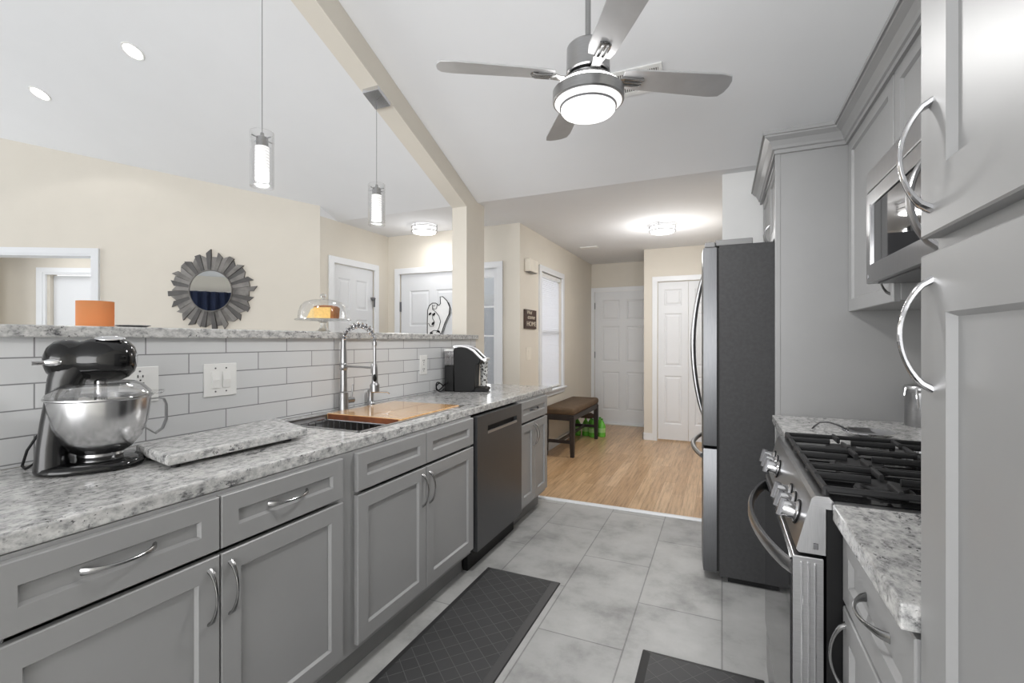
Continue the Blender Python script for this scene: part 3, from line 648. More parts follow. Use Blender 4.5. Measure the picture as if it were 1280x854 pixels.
# burners and grates
for x, y, r in ((.37, Y0+.15, .05), (.37, YM, .06), (.37, Y1-.15, .045), (.68, Y0+.15, .042), (.68, Y1-.15, .05)):
    bm = BM(); lathe(bm, [(r*1.25, .915), (r*1.2, .920), (r*.95, .922), (r, .925), (r*.96, .931), (0, .932)], (x, y, 0), 28); obj('burner', bm, 'iron', t, True)
gw = (Y1-Y0-.03)/3
for g in range(3):
    a, b = Y0+.015+g*gw+.003, Y0+.015+(g+1)*gw-.003; bm = BM(); xa, xb_ = .225, .86; zt = .939
    bar = lambda p, q, w_=.012, h_=.014: strip(bm, [p, q], Vector((0, 1, 0)) if abs(p[0]-q[0]) > abs(p[1]-q[1]) else Vector((1, 0, 0)), w_, h_)
    bar((xa, a, zt), (xa, b, zt), .014); bar((xb_, a, zt), (xb_, b, zt), .014); bar((xa, a+.006, zt), (xb_, a+.006, zt)); bar((xa, b-.006, zt), (xb_, b-.006, zt))
    m = (a+b)/2; bar(((xa+xb_)/2, a, zt), ((xa+xb_)/2, b, zt))
    for cx_ in (.37, .68):
        for ang in range(0, 360, 90):
            d = Vector((math.cos(R(ang)), math.sin(R(ang)), 0)); L = .15 if abs(d.x) > .5 else gw/2-.008
            p = Vector((cx_, m, zt+.003)); 
            strip(bm, [p+d*.03, p+d*L], d.cross(Vector((0, 0, 1))), .010, .018)
    for x in (xa, (xa+xb_)/2, xb_):
        for y in (a+.006, b-.006): tube(bm, [(x, y, .915), (x, y, zt)], [.009, .007], 8)
    obj('grate', bm, 'iron', t)
# ladle / spoon on the far counter
t = thing('ladle', 'shiny metal ladle lying on the granite behind the range', 'ladle', (.51, 2.22, .914))
bm = BM(); lathe(bm, [(0, .004), (.04, .005), (.07, .014), (.085, .026), (.083, .028), (.066, .017), (.04, .009), (0, .008)], (.515, 2.215, .914), 32); obj('bowl', bm, 'chrome', t, True)
pts = [(.455, 2.235, .936), (.43, 2.26, .950), (.40, 2.29, .957), (.375, 2.32, .950), (.36, 2.335, .932), (.352, 2.343, .919)]
obj('handle', strip(BM(), pts, (.6, .8, 0), [.016, .014, .013, .014, .016, .018], .005), 'greyknob', t, True)
# canister
t = thing('canister', 'stainless canister with clamp lid at the back of the counter', 'canister', (.80, 2.62, .914))
bm = BM(); lathe(bm, [(0, 0), (.055, 0), (.057, .004), (.057, .15), (0, .15)], (.80, 2.62, .914), 32); obj('jar', bm, 'steel', t, True)
bm = BM(); lathe(bm, [(.06, .15), (.064, .155), (.064, .172), (.06, .178), (.03, .186), (0, .187)], (.80, 2.62, .914), 32); obj('lid', bm, 'steelh', t, True)
bm = BM(); tube(bm, [(.768, 2.566, 1.085), (.764, 2.556, 1.06), (.766, 2.555, 1.03), (.772, 2.562, 1.0)], .004, 8); tube(bm, [(.74, 2.60, 1.085), (.735, 2.6, 1.05)], .005, 8); obj('clamp', bm, 'chrome', t, True)
# ================================================================ MICROWAVE
t = thing('microwave', 'stainless over-the-range microwave with curved handle', 'microwave', (.68, YM, 1.49)); XM = .474
bm = BM(); box(bm, XM+.03, .88, Y0+.004, Y1-.004, 1.492, 1.885); obj('body', bm, 'black', t)
bm = BM(); box(bm, XM, XM+.03, Y0+.004, Y1-.004, 1.812, 1.884, .004); obj('vent_panel', bm, 'steelh', t)
bm = BM()
for q in ((Y0+.004, Y1-.004, 1.76, 1.808), (Y0+.004, Y1-.004, 1.492, 1.555), (Y1-.045, Y1-.004, 1.555, 1.76), (Y0+.004, Y0+.17, 1.555, 1.76)): box(bm, XM, XM+.03, *q)
bmesh.ops.remove_doubles(bm, verts=bm.verts, dist=1e-5); dr = obj('door', bm, 'steelh', t)
bm = BM(); box(bm, XM+.004, XM+.02, Y0+.17, Y1-.045, 1.555, 1.76); obj('door_window', bm, pm('microwave_glass', rgb(30, 30, 32), .03), dr)
bm = BM(); box(bm, XM-.002, XM+.006, Y1-.058, Y1-.048, 1.553, 1.765, .001); obj('window_trim', bm, 'chrome', dr)
bm = BM(); lathe(bm, [(.008, 0), (.008, .002), (0, .002)], (XM, Y1-.03, 1.515), 16, (-1, 0, 0)); obj('badge', bm, 'chrome', dr)
pts = [(XM-.055*math.sin(math.pi*i/16)**.7+.002, 1.455, 1.515+.245*i/16) for i in range(17)]
obj('handle', strip(BM(), pts, (0, 1, 0), .03, .012), 'steelh', dr, True)
bm = BM(); box(bm, XM+.02, .80, Y0+.06, Y1-.06, 1.487, 1.493); obj('filter_panel', bm, 'greyknob', t)
# ================================================================ REFRIGERATOR
FY0, FY1 = 2.757, 3.667
t = thing('refrigerator', 'dark-sided stainless french door refrigerator', 'refrigerator', (.35, 3.21, 0))
bm = BM(); box(bm, -.012, .72, FY0, FY1, .03, 1.80, .004); obj('case', bm, 'fside', t)
bm = BM(); box(bm, .03, .70, FY0+.02, FY1-.02, 0, .03); obj('base', bm, 'black', t)
def fdoor(y0, y1, z0, z1, name):
    pl = [(-.024, y0), (-.024, y1)]; n = 14; front = []
    for i in range(n+1):
        u = i/n; y = y1+(y0-y1)*u; g = (y-(FY0+FY1)/2)/((FY1-FY0)/2)
        x = -.112+.022*g*g
        if i == 0: front += [(-.09 if abs(g) > .9 else -.105, y), (x+.004, y+(-.008))]
        elif i == n: front += [(x+.004, y+.008), (-.09 if abs(g) > .9 else -.105, y)]
        else: front.append((x, y))
    return obj(name, prism(BM(), pl+front, lambda a, b, d: (a, b, d), z0, z1, .003), 'fdoor', t, True, angle=25)
YS = (FY0+FY1)/2
a = fdoor(FY0+.002, YS-.003, .722, 1.792, 'door'); b = fdoor(YS+.003, FY1-.002, .722, 1.792, 'door'); c = fdoor(FY0+.002, FY1-.002, .045, .708, 'freezer_drawer')
for d, y in ((a, YS-.045), (b, YS+.045)):
    pts = [(-.104-.062*math.sin(math.pi*i/24)**.8, y, .83+.86*i/24) for i in range(25)]
    obj('handle', tube(BM(), pts, [.014-.003*abs(2*i/24-1) for i in range(25)], 12), 'steel', d, True)
pts = [(-.098-.066*math.sin(math.pi*i/24)**.8, FY0+.09+(FY1-FY0-.18)*i/24, .648) for i in range(25)]
obj('handle', tube(BM(), pts, .014, 12), 'steel', c, True)
bm = BM(); box(bm, -.024, -.012, FY0+.01, FY1-.01, .05, 1.79); obj('gasket', bm, 'dark', t)
for y in (FY0+.004, FY1-.07):
    bm = BM(); box(bm, -.085, -.03, y, y+.05, 1.793, 1.822, .006); box(bm, -.03, .15, y+.01, y+.066, 1.80, 1.832, .004); obj('hinge_cover', bm, pm('grey_hinge_plastic', rgb(120, 120, 120), .5), t)
# ================================================================ CEILING FAN
FC = Vector((-.543, 2.056, 0)); zc = ceilz(FC.y)
t = thing('ceiling_fan', 'four-blade brushed nickel ceiling fan with a round light', 'ceiling fan', (FC.x, FC.y, 2.3))
bm = BM(); tube(bm, [(FC.x, FC.y, 2.59), (FC.x, FC.y, zc-.03)], .0125, 16); obj('downrod', bm, 'nickel', t, True)
bm = BM(); lathe(bm, [(.02, -.09), (.05, -.075), (.07, -.02), (.072, .06)], (FC.x, FC.y, zc), 32); obj('canopy', bm, 'nickel', t, True)
bm = BM(); lathe(bm, [(.0, 2.605), (.03, 2.605), (.088, 2.596), (.094, 2.588), (.096, 2.478), (.09, 2.472), (0, 2.472)], (FC.x, FC.y, 0), 48); obj('motor_housing', bm, 'steel', t, True, angle=30)
bm = BM(); lathe(bm, [(0, 2.472), (.082, 2.472), (.084, 2.45), (0, 2.45)], (FC.x, FC.y, 0), 40); obj('motor_ring', bm, 'black', t, True)
bm = BM(); lathe(bm, [(0, 2.452), (.10, 2.452), (.112, 2.438), (.112, 2.43), (0, 2.43)], (FC.x, FC.y, 0), 48); obj('blade_hub', bm, 'nickel', t, True)
for k in range(4):
    ang = R(31+90*k); d = Vector((math.cos(ang), math.sin(ang), 0)); p = Vector((-d.y, d.x, 0)); tp = -math.tan(R(12)); zb = 2.462
    mpb = lambda a, b, h: tuple(Vector((FC.x, FC.y, zb+tp*b+h))+d*a+p*b)
    bm = BM(); poly = [(.155, -.045), (.20, -.056), (.60, -.070), (.648, -.062), (.664, -.035), (.668, .0), (.664, .035), (.648, .062), (.60, .070), (.20, .056), (.155, .045)]
    bl_ = obj('blade', prism(bm, poly, mpb, 0, .008, .002), pm('silver_blade_%d' % k, rgb(190, 190, 191), .42, .3) if k == 0 else bpy.data.materials['silver_blade_0'], t)
    bm = BM(); br = [mpb(.085, 0, -.018), mpb(.13, 0, -.012), mpb(.165, 0, -.006)]
    strip(bm, br, p, [.05, .038, .05], .008)
    for q in (-.018, 0, .018): strip(bm, [mpb(.15, q, -.006), mpb(.175, q, -.009), mpb(.235, q, -.009), mpb(.25, q, -.004)], p, .010, .011)
    ellip(bm, mpb(.238, 0, -.003), .022, .022, .005, 16, 6); obj('blade_bracket', bm, 'nickel', t, True)
bm = BM(); lathe(bm, [(.150, 2.398), (.157, 2.396), (.157, 2.352), (.152, 2.347), (.142, 2.347)], (FC.x, FC.y, 0), 64); obj('light_ring', bm, 'steel', t, True, angle=30)
bm = BM(); lathe(bm, [(.10, 2.432), (.125, 2.424), (.145, 2.408), (.150, 2.397)], (FC.x, FC.y, 0), 64); obj('upper_diffuser', bm, emit('fan_uplight_glass', (1, .98, .96, 1), 5.5), t, True)
bm = BM(); lathe(bm, [(.117, 2.332), (.125, 2.331), (.125, 2.323), (.117, 2.322)], (FC.x, FC.y, 0), 64); obj('lens_ring', bm, 'greyknob', t, True)
bm = BM(); lathe(bm, [(.150, 2.349), (.135, 2.336), (.126, 2.330), (.118, 2.330)], (FC.x, FC.y, 0), 64); obj('diffuser_rim', bm, 'shadedim', t, True)
bm = BM(); lathe(bm, [(.120, 2.334), (.119, 2.312), (.112, 2.303), (.06, 2.296), (0, 2.294)], (FC.x, FC.y, 0), 64); obj('lens', bm, 'shade', t, True)
light('fan_lamp', 'AREA', (FC.x, FC.y, 2.285), 14, size=.22)
# ceiling air vent behind the fan
def on_slope(x, y, h): n = Vector((0, CM, 1)).normalized(); return Vector((x, y, ceilz(y)))-n*h
t = thing('air_vent', 'white slatted vent register on the sloped ceiling behind the fan', 'vent', (-.46, 2.81, ceilz(2.81)))
bm = BM(); q = [(-.63, 2.735, -.305, 2.755), (-.63, 2.875, -.305, 2.895), (-.63, 2.755, -.61, 2.875), (-.325, 2.755, -.305, 2.875), (-.475, 2.755, -.462, 2.875)]
for x0, y0, x1, y1 in q: prism(bm, [(x0, y0), (x1, y0), (x1, y1), (x0, y1)], lambda a, b, d: tuple(on_slope(a, b, d)), 0, .010)
obj('frame', bm, 'white', t)
bm = BM(); prism(bm, [(-.61, 2.755), (-.325, 2.755), (-.325, 2.875), (-.61, 2.875)], lambda a, b, d: tuple(on_slope(a, b, d)), .0, .002); obj('duct_opening', bm, 'greyknob', t)
bm = BM()
for i in range(24):
    x = -.605+i*.0118
    if -.478 < x < -.459: continue
    prism(bm, [(x, 2.755), (x+.005, 2.755), (x+.005, 2.875), (x, 2.875)], lambda a, b, d: tuple(on_slope(a, b, d)), .002, .008)
obj('slats', bm, 'white', t)
# small flat vent on the hall ceiling
bm = BM(); box(bm, -1.65, -1.43, 5.83, 5.94, CZ-.012, CZ, .004); tag(obj('ceiling_vent', bm, 'white'), 'small flat white vent plate on the hall ceiling', 'vent')
# ================================================================ LAMPS
rs_ = NT('ribbed_lamp_glass'); rs_.col((.5, .5, .5, 1)); rs_.set(.4); wv = rs_.add('ShaderNodeTexWave', wave_type='BANDS', bands_direction='Z'); wv.inputs['Scale'].default_value = 22
rs_.ln(rs_.coords(), wv.inputs[0]); mr_ = rs_.add('ShaderNodeMapRange'); mr_.inputs[3].default_value = .3; mr_.inputs[4].default_value = .8; rs_.ln(wv.outputs['Fac'], mr_.inputs[0])
rs_.p.inputs['Emission Color'].default_value = (1, .985, .965, 1); rs_.ln(mr_.outputs[0], rs_.p.inputs['Emission Strength']); M['ribbed'] = rs_.m
def pendant(y, label):
    x = -1.985; zb = bmz(y); zt = 2.27
    t = thing('pendant_light', label, 'pendant light', (x, y, 2.01))
    mp = lambda a, b, d: (x+a, y+b, bmz(y+b)-d)
    bm = prism(BM(), [(-.06, -.06), (.06, -.06), (.06, .06), (-.06, .06)], mp, -.004, .026, .003); obj('canopy', bm, 'chrome', t)
    bm = BM(); tube(bm, [(x, y, zb-.02), (x, y, zt-.005)], .0015, 8); obj('cable', bm, 'greyknob', t)
    bm = BM(); lathe(bm, [(0, 2.275), (.008, 2.272), (.010, 2.255), (.026, 2.25), (.027, 2.205), (0, 2.205)], (x, y, 0), 24); tube(bm, [(x-.055, y, 2.243), (x+.055, y, 2.243)], .003, 8); tube(bm, [(x, y-.055, 2.243), (x, y+.055, 2.243)], .003, 8); obj('socket', bm, 'nickel', t, True)
    bm = BM(); pr = [(0, 2.205)]
    for i in range(11): z = 2.205-i*.0142; pr += [(.030, z), (.031, z-.010), (.0275, z-.012)]
    pr += [(.029, 2.046), (0, 2.044)]
    lathe(bm, pr, (x, y, 0), 28); obj('inner_shade', bm, 'ribbed', t, True)
    bm = BM(); lathe(bm, [(.052, 2.275), (.052, 2.015), (.047, 2.015), (.047, 2.275), (.052, 2.275)], (x, y, 0), 36); obj('outer_glass', bm, 'glass', t, True)
    light('pendant_lamp', 'POINT', (x, y, 1.99), 3, size=.04)
pendant(1.56, 'clear glass pendant nearest the camera, hanging above the mixer end')
pendant(2.37, 'clear glass pendant hanging in front of the post')
def flush(x, y, label, power):
    t = thing('flush_ceiling_light', label, 'ceiling light', (x, y, CZ-.09))
    bm = BM(); lathe(bm, [(0, CZ), (.10, CZ), (.10, CZ-.02), (0, CZ-.02)], (x, y, 0), 36); obj('base', bm, 'nickel', t, True)
    bm = BM(); lathe(bm, [(.118, CZ-.012), (.120, CZ-.07), (.112, CZ-.082), (.06, CZ-.088), (0, CZ-.09)], (x, y, 0), 48); obj('shade', bm, 'shade', t, True)
    bm = BM()
    for z in (CZ-.024, CZ-.066): lathe(bm, [(.130, z-.004), (.134, z-.004), (.134, z+.004), (.130, z+.004), (.130, z-.004)], (x, y, 0), 48)
    for k in range(3): a = R(20+120*k); tube(bm, [(x+.131*math.cos(a), y+.131*math.sin(a), CZ), (x+.131*math.cos(a), y+.131*math.sin(a), CZ-.072)], .004, 8)
    obj('ring', bm, 'nickel', t, True)
    light('flush_lamp', 'AREA', (x, y, CZ-.1), power*.3, size=.22)
    light('flush_glow', 'POINT', (x, y, CZ-.30), power*.42, size=.1)
flush(-.555, 5.05, 'round flush ceiling light in the hall near the bifold closet', 22.5)
flush(-2.80, 4.08, 'round flush ceiling light in front of the front door', 5)
for x, y, lb in ((-3.58, 1.846, 'recessed ceiling light nearer the beam'), (-4.838, 1.862, 'recessed ceiling light nearer the left edge of the photo')):
    t = thing('recessed_light', lb, 'ceiling light', (x, y, ceilz(y)))
    ax = (0, -CM, -1)
    bm = BM(); lathe(bm, [(.056, 0), (.068, 0), (.066, .006), (.056, .004)], (x, y, ceilz(y)), 36, ax); obj('trim_ring', bm, 'white', t, True)
    bm = BM(); lathe(bm, [(.057, .003), (0, .004)], (x, y, ceilz(y)), 36, ax); obj('lamp_disc', bm, 'can', t, True)
    light('recessed_lamp', 'SPOT', (x, y, ceilz(y)-.02), 5, size=.06).data.spot_size = R(130)
# ================================================================ WALL FITTINGS
def mwthing(name, label, cat, s, z): q = MW(s, z, 0); return thing(name, label, cat, q, math.atan2(DD.y, DD.x))
# in the thing's own frame: x along the wall, -y towards the room, z up
t = mwthing('sunburst_mirror', 'round sunburst mirror with grey wooden slat frame', 'mirror', -.93, 1.755)
gw1 = NT('weathered_grey_wood'); v_ = gw1.coords((1, 1, 1)); oi = gw1.add('ShaderNodeTexNoise'); oi.inputs['Scale'].default_value = 11; gw1.ln(v_, oi.inputs[0])
gw1.col(gw1.ramp(oi.outputs[0], [(.25, rgb(84, 82, 81)), (.5, rgb(112, 109, 106)), (.75, rgb(140, 137, 133))])); gw1.set(.6)
N = 44; bm = BM(); lens_ = [.385, .34, .365, .33, .35, .36, .335, .37, .345, .355, .33]
for k in range(N):
    a = 2*math.pi*(k+.5)/N; L = lens_[k % 11]; e = Vector((math.cos(a)*1.02, 0, math.sin(a)*.97)); p = Vector((-math.sin(a), 0, math.cos(a)))
    y_ = -.014-.005*(k % 2); hw0, hw1 = .0132, .0232
    cut = .018*((k % 3)-1)
    pts = [e*.185-p*hw0, e*(L+cut)-p*hw1, e*(L-cut)+p*hw1, e*.185+p*hw0]
    lo = [bm.verts.new((q.x, 0, q.z)) for q in pts]; hi = [bm.verts.new((q.x, y_-(.012 if i in (0, 3) else 0), q.z)) for i, q in enumerate(pts)]
    fs = [bm.faces.new(lo), bm.faces.new(hi[::-1])]+[bm.faces.new((lo[i], lo[(i+1) % 4], hi[(i+1) % 4], hi[i])) for i in range(4)]
    for f in fs: f.material_index = (k*7+k//3) % 3
gm = [gw1.m, pm('pale_grey_slat', rgb(128, 125, 122), .6, ns=12, amt=.2), pm('dark_grey_slat', rgb(86, 84, 83), .6, ns=12, amt=.2)]
obj('slat_frame', bm, gm, t, local=True)
bm = BM(); lathe(bm, [(.188, .0), (.196, .0), (.196, .040), (.190, .042), (.186, .034)], (0, 0, 0), 64, (0, -1, 0)); obj('inner_rim', bm, gw1.m, t, True, local=True)
bm = BM(); lathe(bm, [(.187, .033), (0, .033)], (0, 0, 0), 64, (0, -1, 0)); obj('mirror_glass', bm, pm('mirror_silver', rgb(225, 228, 230), .02, 1, amt=.005), t, True, local=True)
def plate(name, label, cat, y, z, w_, h_, parts, group=None):
    x = -1.912; t = thing(name, label, cat, (x, y, z), 0, group)
    bm = BM(); box(bm, x, x+.006, y-w_/2, y+w_/2, z-h_/2, z+h_/2, .002); obj('cover_plate', bm, 'white', t)
    parts(t, x+.006, y, z); return t
def screws(t, x, pts):
    for y, z in pts:
        bm = BM(); lathe(bm, [(.0035, 0), (.003, .0015), (0, .0018)], (x, y, z), 12, (1, 0, 0)); obj('screw', bm, 'greyknob', t)
def recept(t, x, y, z):
    for dz in (-.03, .03):
        bm = BM()
        for dy, h in ((-.008, .011), (.008, .009)): box(bm, x, x+.0015, y+dy-.0015, y+dy+.0015, z+dz-h/2, z+dz+h/2)
        lathe(bm, [(.003, 0), (.003, .0015), (0, .0015)], (x, y, z+dz-.014), 10, (1, 0, 0)); obj('slot', bm, 'black', t)
def gfci(t, x, y, z):
    bm = BM(); box(bm, x, x+.003, y-.017, y+.017, z-.034, z+.034, .001); f = obj('receptacle', bm, 'white', t); recept(t, x+.003, y, z)
    bm = BM(); box(bm, x+.003, x+.005, y-.012, y+.012, z+.002, z+.008, .0005); obj('test_button', bm, 'black', f)
    bm = BM(); box(bm, x+.003, x+.005, y-.012, y+.012, z-.008, z-.002, .0005); obj('reset_button', bm, pm('red_button', rgb(120, 40, 45), .4), f)
    screws(t, x, [(y, z+.048), (y, z-.048)])
def rockers(t, x, y, z):
    for dy in (-.023, .023):
        bm = BM(); prism(bm, [(0, -.034), (.003, -.034), (.007, 0), (.003, .034), (0, .034)], lambda a, b, d: (x+a, y+dy+d, z+b), -.0165, .0165); obj('rocker', bm, 'white', t)
    screws(t, x, [(y-.023, z+.048), (y+.023, z+.048), (y-.023, z-.048), (y+.023, z-.048)])
def duplex(t, x, y, z): recept(t, x, y, z); screws(t, x, [(y, z)])
plate('wall_outlet', 'white outlet with black and red buttons behind the mixer', 'outlet', 1.005, 1.132, .125, .128, gfci)
plate('light_switch', 'white double rocker switch on the backsplash', 'light switch', 1.305, 1.128, .14, .135, rockers)
plate('wall_outlet', 'white outlet on the backsplash beside the coffee maker', 'outlet', 2.77, 1.122, .085, .135, duplex)
def wx(name, label, cat, y, z): return thing(name, label, cat, (XV, y, z))
t = wx('door_chime', 'small cream chime box high on the wall near the window', 'chime', 4.62, 2.08)
bm = BM(); box(bm, XV, XV+.06, 4.51, 4.75, 2.01, 2.14, .008); obj('cover', bm, pm('ivory_plastic', rgb(226, 220, 208), .5), t)
bm = BM(); box(bm, XV+.004, XV+.05, 4.53, 4.73, 2.004, 2.012); obj('vent_slot', bm, 'greyknob', t)
t = wx('light_switch', 'ivory single switch below the sign by the window', 'light switch', 4.615, 1.155)
bm = BM(); box(bm, XV, XV+.006, 4.55, 4.685, 1.09, 1.22, .002); obj('cover_plate', bm, 'ivory_plastic' if False else bpy.data.materials['ivory_plastic'], t)
bm = BM(); box(bm, XV+.006, XV+.011, 4.59, 4.645, 1.12, 1.19, .001); obj('rocker', bm, bpy.data.materials['ivory_plastic'], t)
# sign
t = wx('wall_sign', 'small dark brown wooden sign with pale lettering', 'sign', 4.64, 1.51)
bm = BM(); box(bm, XV, XV+.02, 4.48, 4.80, 1.415, 1.615, .002); obj('board', bm, pm('dark_walnut', rgb(66, 46, 36), .6, ns=12, amt=.3, stretch=(1, .2, 1)), t)
def text_mesh(s, size):
    cu = bpy.data.curves.new('txt', 'FONT'); cu.body = s; cu.size = size; cu.align_x = 'CENTER'; cu.align_y = 'CENTER'; cu.extrude = .002
    o = bpy.data.objects.new('txt', cu); C.objects.link(o); dg = bpy.context.evaluated_depsgraph_get(); me = bpy.data.meshes.new_from_object(o.evaluated_get(dg))
    bpy.data.objects.remove(o); bm = BM(); bm.from_mesh(me); bpy.data.meshes.remove(me); return bm
def lettering(s, y, z, size, parent, sx=1.0, shear=0):
    bm = text_mesh(s, size)
    for v in bm.verts: a, b, h = v.co; v.co = (XV+.021+h, y+(a+shear*b)*sx, z+b)
    obj('lettering', bm, pm('pale_sign_paint', rgb(206, 196, 180), .6) if 'pale_sign_paint' not in bpy.data.materials else bpy.data.materials['pale_sign_paint'], parent)
lettering('Wel', 4.59, 1.585, .055, t, 1.5, .3); lettering('come', 4.65, 1.537, .062, t, 1.5, .3); lettering('HOME', 4.65, 1.465, .07, t, 1.35)
# ================================================================ BENCH
t = thing('bench', 'upholstered brown bench with dark wooden legs under the window', 'bench', (-1.66, 5.57, 0))
bx0, bx1, by0, by1 = -1.838, -1.478, 5.0, 6.13
bm = BM(); box(bm, bx0-.004, bx1+.004, by0-.004, by1+.004, .465, .545, .03, 4); obj('cushion', bm, 'fabric', t, True, angle=60)
bm = BM(); box(bm, bx0+.006, bx1-.006, by0+.006, by1-.006, .405, .468, .003); obj('apron', bm, 'dwood', t)
for x in (bx0+.026, bx1-.026):
    for y in (by0+.026, by1-.026):
        bm = BM(); lo, hi = .019, .026
        v0 = [bm.verts.new((x+a*lo, y+b*lo, 0.002)) for a, b in ((-1, -1), (1, -1), (1, 1), (-1, 1))]; v1 = [bm.verts.new((x+a*hi, y+b*hi, .25)) for a, b in ((-1, -1), (1, -1), (1, 1), (-1, 1))]; v2 = [bm.verts.new((x+a*hi, y+b*hi, .45)) for a, b in ((-1, -1), (1, -1), (1, 1), (-1, 1))]
        bm.faces.new(v0[::-1]); bm.faces.new(v2)
        for p, q in ((v0, v1), (v1, v2)):
            for k in range(4): bm.faces.new((p[k], p[(k+1) % 4], q[(k+1) % 4], q[k]))
        obj('leg', bm, 'dwood', t)
for y in (by0+.026, by1-.026):
    bm = BM(); box(bm, bx0+.05, bx1-.05, y-.011, y+.011, .15, .185, .002); obj('stretcher', bm, 'dwood', t)
bm = BM(); box(bm, -1.67, -1.646, by0+.03, by1-.03, .152, .183, .002); obj('stretcher', bm, 'dwood', t)
# green bottles under the bench
gb = pm('green_bottle_plastic', rgb(106, 190, 70), .25, amt=.15); 
pos = [(-1.80, 6.25), (-1.69, 6.28), (-1.58, 6.22), (-1.47, 6.28), (-1.64, 6.38), (-1.52, 6.39)]
lbl = ['green plastic bottle under the bench, nearest the window wall', 'green plastic bottle under the bench, second from the window wall', 'green plastic bottle under the bench, centre of the front row', 'green plastic bottle standing just right of the far bench leg', 'green plastic bottle in the rear row nearer the wall', 'green plastic bottle in the rear row nearer the hall']
proto = None
for i, (x, y) in enumerate(pos):
    if proto is None:
        proto = thing('bottle', lbl[0], 'bottle', (x, y, .002), 0, 'green bottles under the bench')
        bm = BM(); lathe(bm, [(0, 0), (.045, 0), (.05, .01), (.05, .14), (.046, .155), (.03, .19), (.014, .215), (.014, .228), (0, .228)], (x, y, .002), 24); obj('body', bm, gb, proto, True)
        bm = BM(); lathe(bm, [(.0508, .06), (.0508, .12)], (x, y, .002), 24); obj('label_band', bm, pm('pale_label', rgb(160, 205, 130), .5), proto, True)
        bm = BM(); lathe(bm, [(.016, .225), (.016, .243), (0, .244)], (x, y, .002), 16); obj('cap', bm, pm('green_cap', rgb(70, 150, 50), .4), proto, True)
    else:
        c = copy_tree(proto); c.location = (x, y, .002); c['label'] = lbl[i]
t = thing('cloth_bag', 'crumpled brown cloth bag resting on the bottles under the bench', 'bag', (-1.66, 6.27, .246))
bm = BM(); ellip(bm, (-1.66, 6.26, .272), .15, .10, .032, 28, 14)
for v in bm.verts:
    n_ = math.sin(v.co.x*61)*math.cos(v.co.y*47)*.012; v.co.z = max(.247, v.co.z+n_)
obj('cloth', bm, pm('brown_cloth', rgb(84, 66, 54), .9, ns=25, amt=.3), t, True)
# ================================================================ MATS
def fmat(x0, x1, y0, y1, label):
    t = thing('floor_mat', label, 'mat', ((x0+x1)/2, (y0+y1)/2, 0), 0)
    bm = BM(); nested(bm, lambda a, b, d: (a, b, d), x0, x1, y0, y1, [(0, .0005), (.004, .006), (.034, .017), (.04, .0175)], True); obj('border', bm, pm('mat_edge', rgb(52, 52, 53), .5) if 'mat_edge' not in bpy.data.materials else bpy.data.materials['mat_edge'], t)
    bm = BM(); box(bm, x0+.036, x1-.036, y0+.036, y1-.036, .012, .0185, .001); obj('quilted_top', bm, 'mat', t)
fmat(-1.214, -.782, .87, 2.395, 'long dark quilted floor mat in front of the sink cabinets')
fmat(-.30, .148, 1.27, 2.02, 'short dark quilted floor mat in front of the range')
# ================================================================ STAND MIXER
MA = R(55); MO = (-1.700, .788, .914)
t = thing('stand_mixer', 'black stand mixer with a large stainless bowl', 'mixer', MO, MA)   # local x: forward
bm = BM()
def oval(cx_, rx, ry, n=36, pw=2.6):
    f = lambda q: math.copysign(abs(q)**(2/pw), q)
    return [(cx_+rx*f(math.cos(2*math.pi*k/n)), ry*f(math.sin(2*math.pi*k/n))) for k in range(n)]
o0, o1, o2 = oval(-.015, .122, .100), oval(-.015, .120, .097), oval(-.012, .106, .082)
rg = [[bm.verts.new((a, b, z)) for a, b in o] for o, z in ((o0, .004), (oval(-.015, .124, .102), .010), (o1, .020), (o2, .027), (oval(.01, .06, .06), .029))]
for a, b in zip(rg, rg[1:]):
    for k in range(36): bm.faces.new((a[k], a[(k+1) % 36], b[(k+1) % 36], b[k]))
bm.faces.new(rg[0][::-1]); bm.faces.new(rg[-1]); obj('base', bm, 'blackgloss', t, True, local=True, angle=50)
bm = BM(); sec = [(-.098, .040, .075, .012), (-.098, .034, .068, .08), (-.092, .032, .060, .15), (-.082, .034, .054, .21), (-.070, .042, .05, .265), (-.055, .05, .05, .30)]
rg = [[bm.verts.new((a, b, z)) for a, b in oval(cx_, rx, ry, 28)] for cx_, rx, ry, z in sec]
for a, b in zip(rg, rg[1:]):
    for k in range(28): bm.faces.new((a[k], a[(k+1) % 28], b[(k+1) % 28], b[k]))
bm.faces.new(rg[0][::-1]); bm.faces.new(rg[-1]); obj('column', bm, pm('dark_grey_enamel', rgb(30, 30, 31), .2), t, True, local=True, angle=50)
hd = []
bm = BM(); prof = [(-.122, .0), (-.120, .024), (-.112, .044), (-.098, .058), (-.078, .065), (-.058, .064), (-.044, .060), (-.032, .063), (-.015, .071), (.02, .075), (.048, .072), (.070, .060), (.084, .042), (.090, .02), (.091, 0)]
n = 32; rings = []
for x, r in prof:
    if r == 0: rings.append([bm.verts.new((x, 0, .318))])
    else: rings.append([bm.verts.new((x, r*.86*math.cos(2*math.pi*k/n), .318+r*.95*math.sin(2*math.pi*k/n)*(1 if math.sin(2*math.pi*k/n) > 0 else .92))) for k in range(n)])
for a, b in zip(rings, rings[1:]):
    for k in range(n):
        if len(a) == 1: bm.faces.new((a[0], b[(k+1) % n], b[k]))
        elif len(b) == 1: bm.faces.new((a[k], a[(k+1) % n], b[0]))
        else: bm.faces.new((a[k], a[(k+1) % n], b[(k+1) % n], b[k]))
h = obj('head', bm, 'blackgloss', t, True, local=True, angle=70)
bm = BM()
for s in (-1,):
    pts = [(-.155+.27*i/20, s*(.0622 if -.05 < -.155+.27*i/20 < .08 else .052), .318) for i in range(21)]
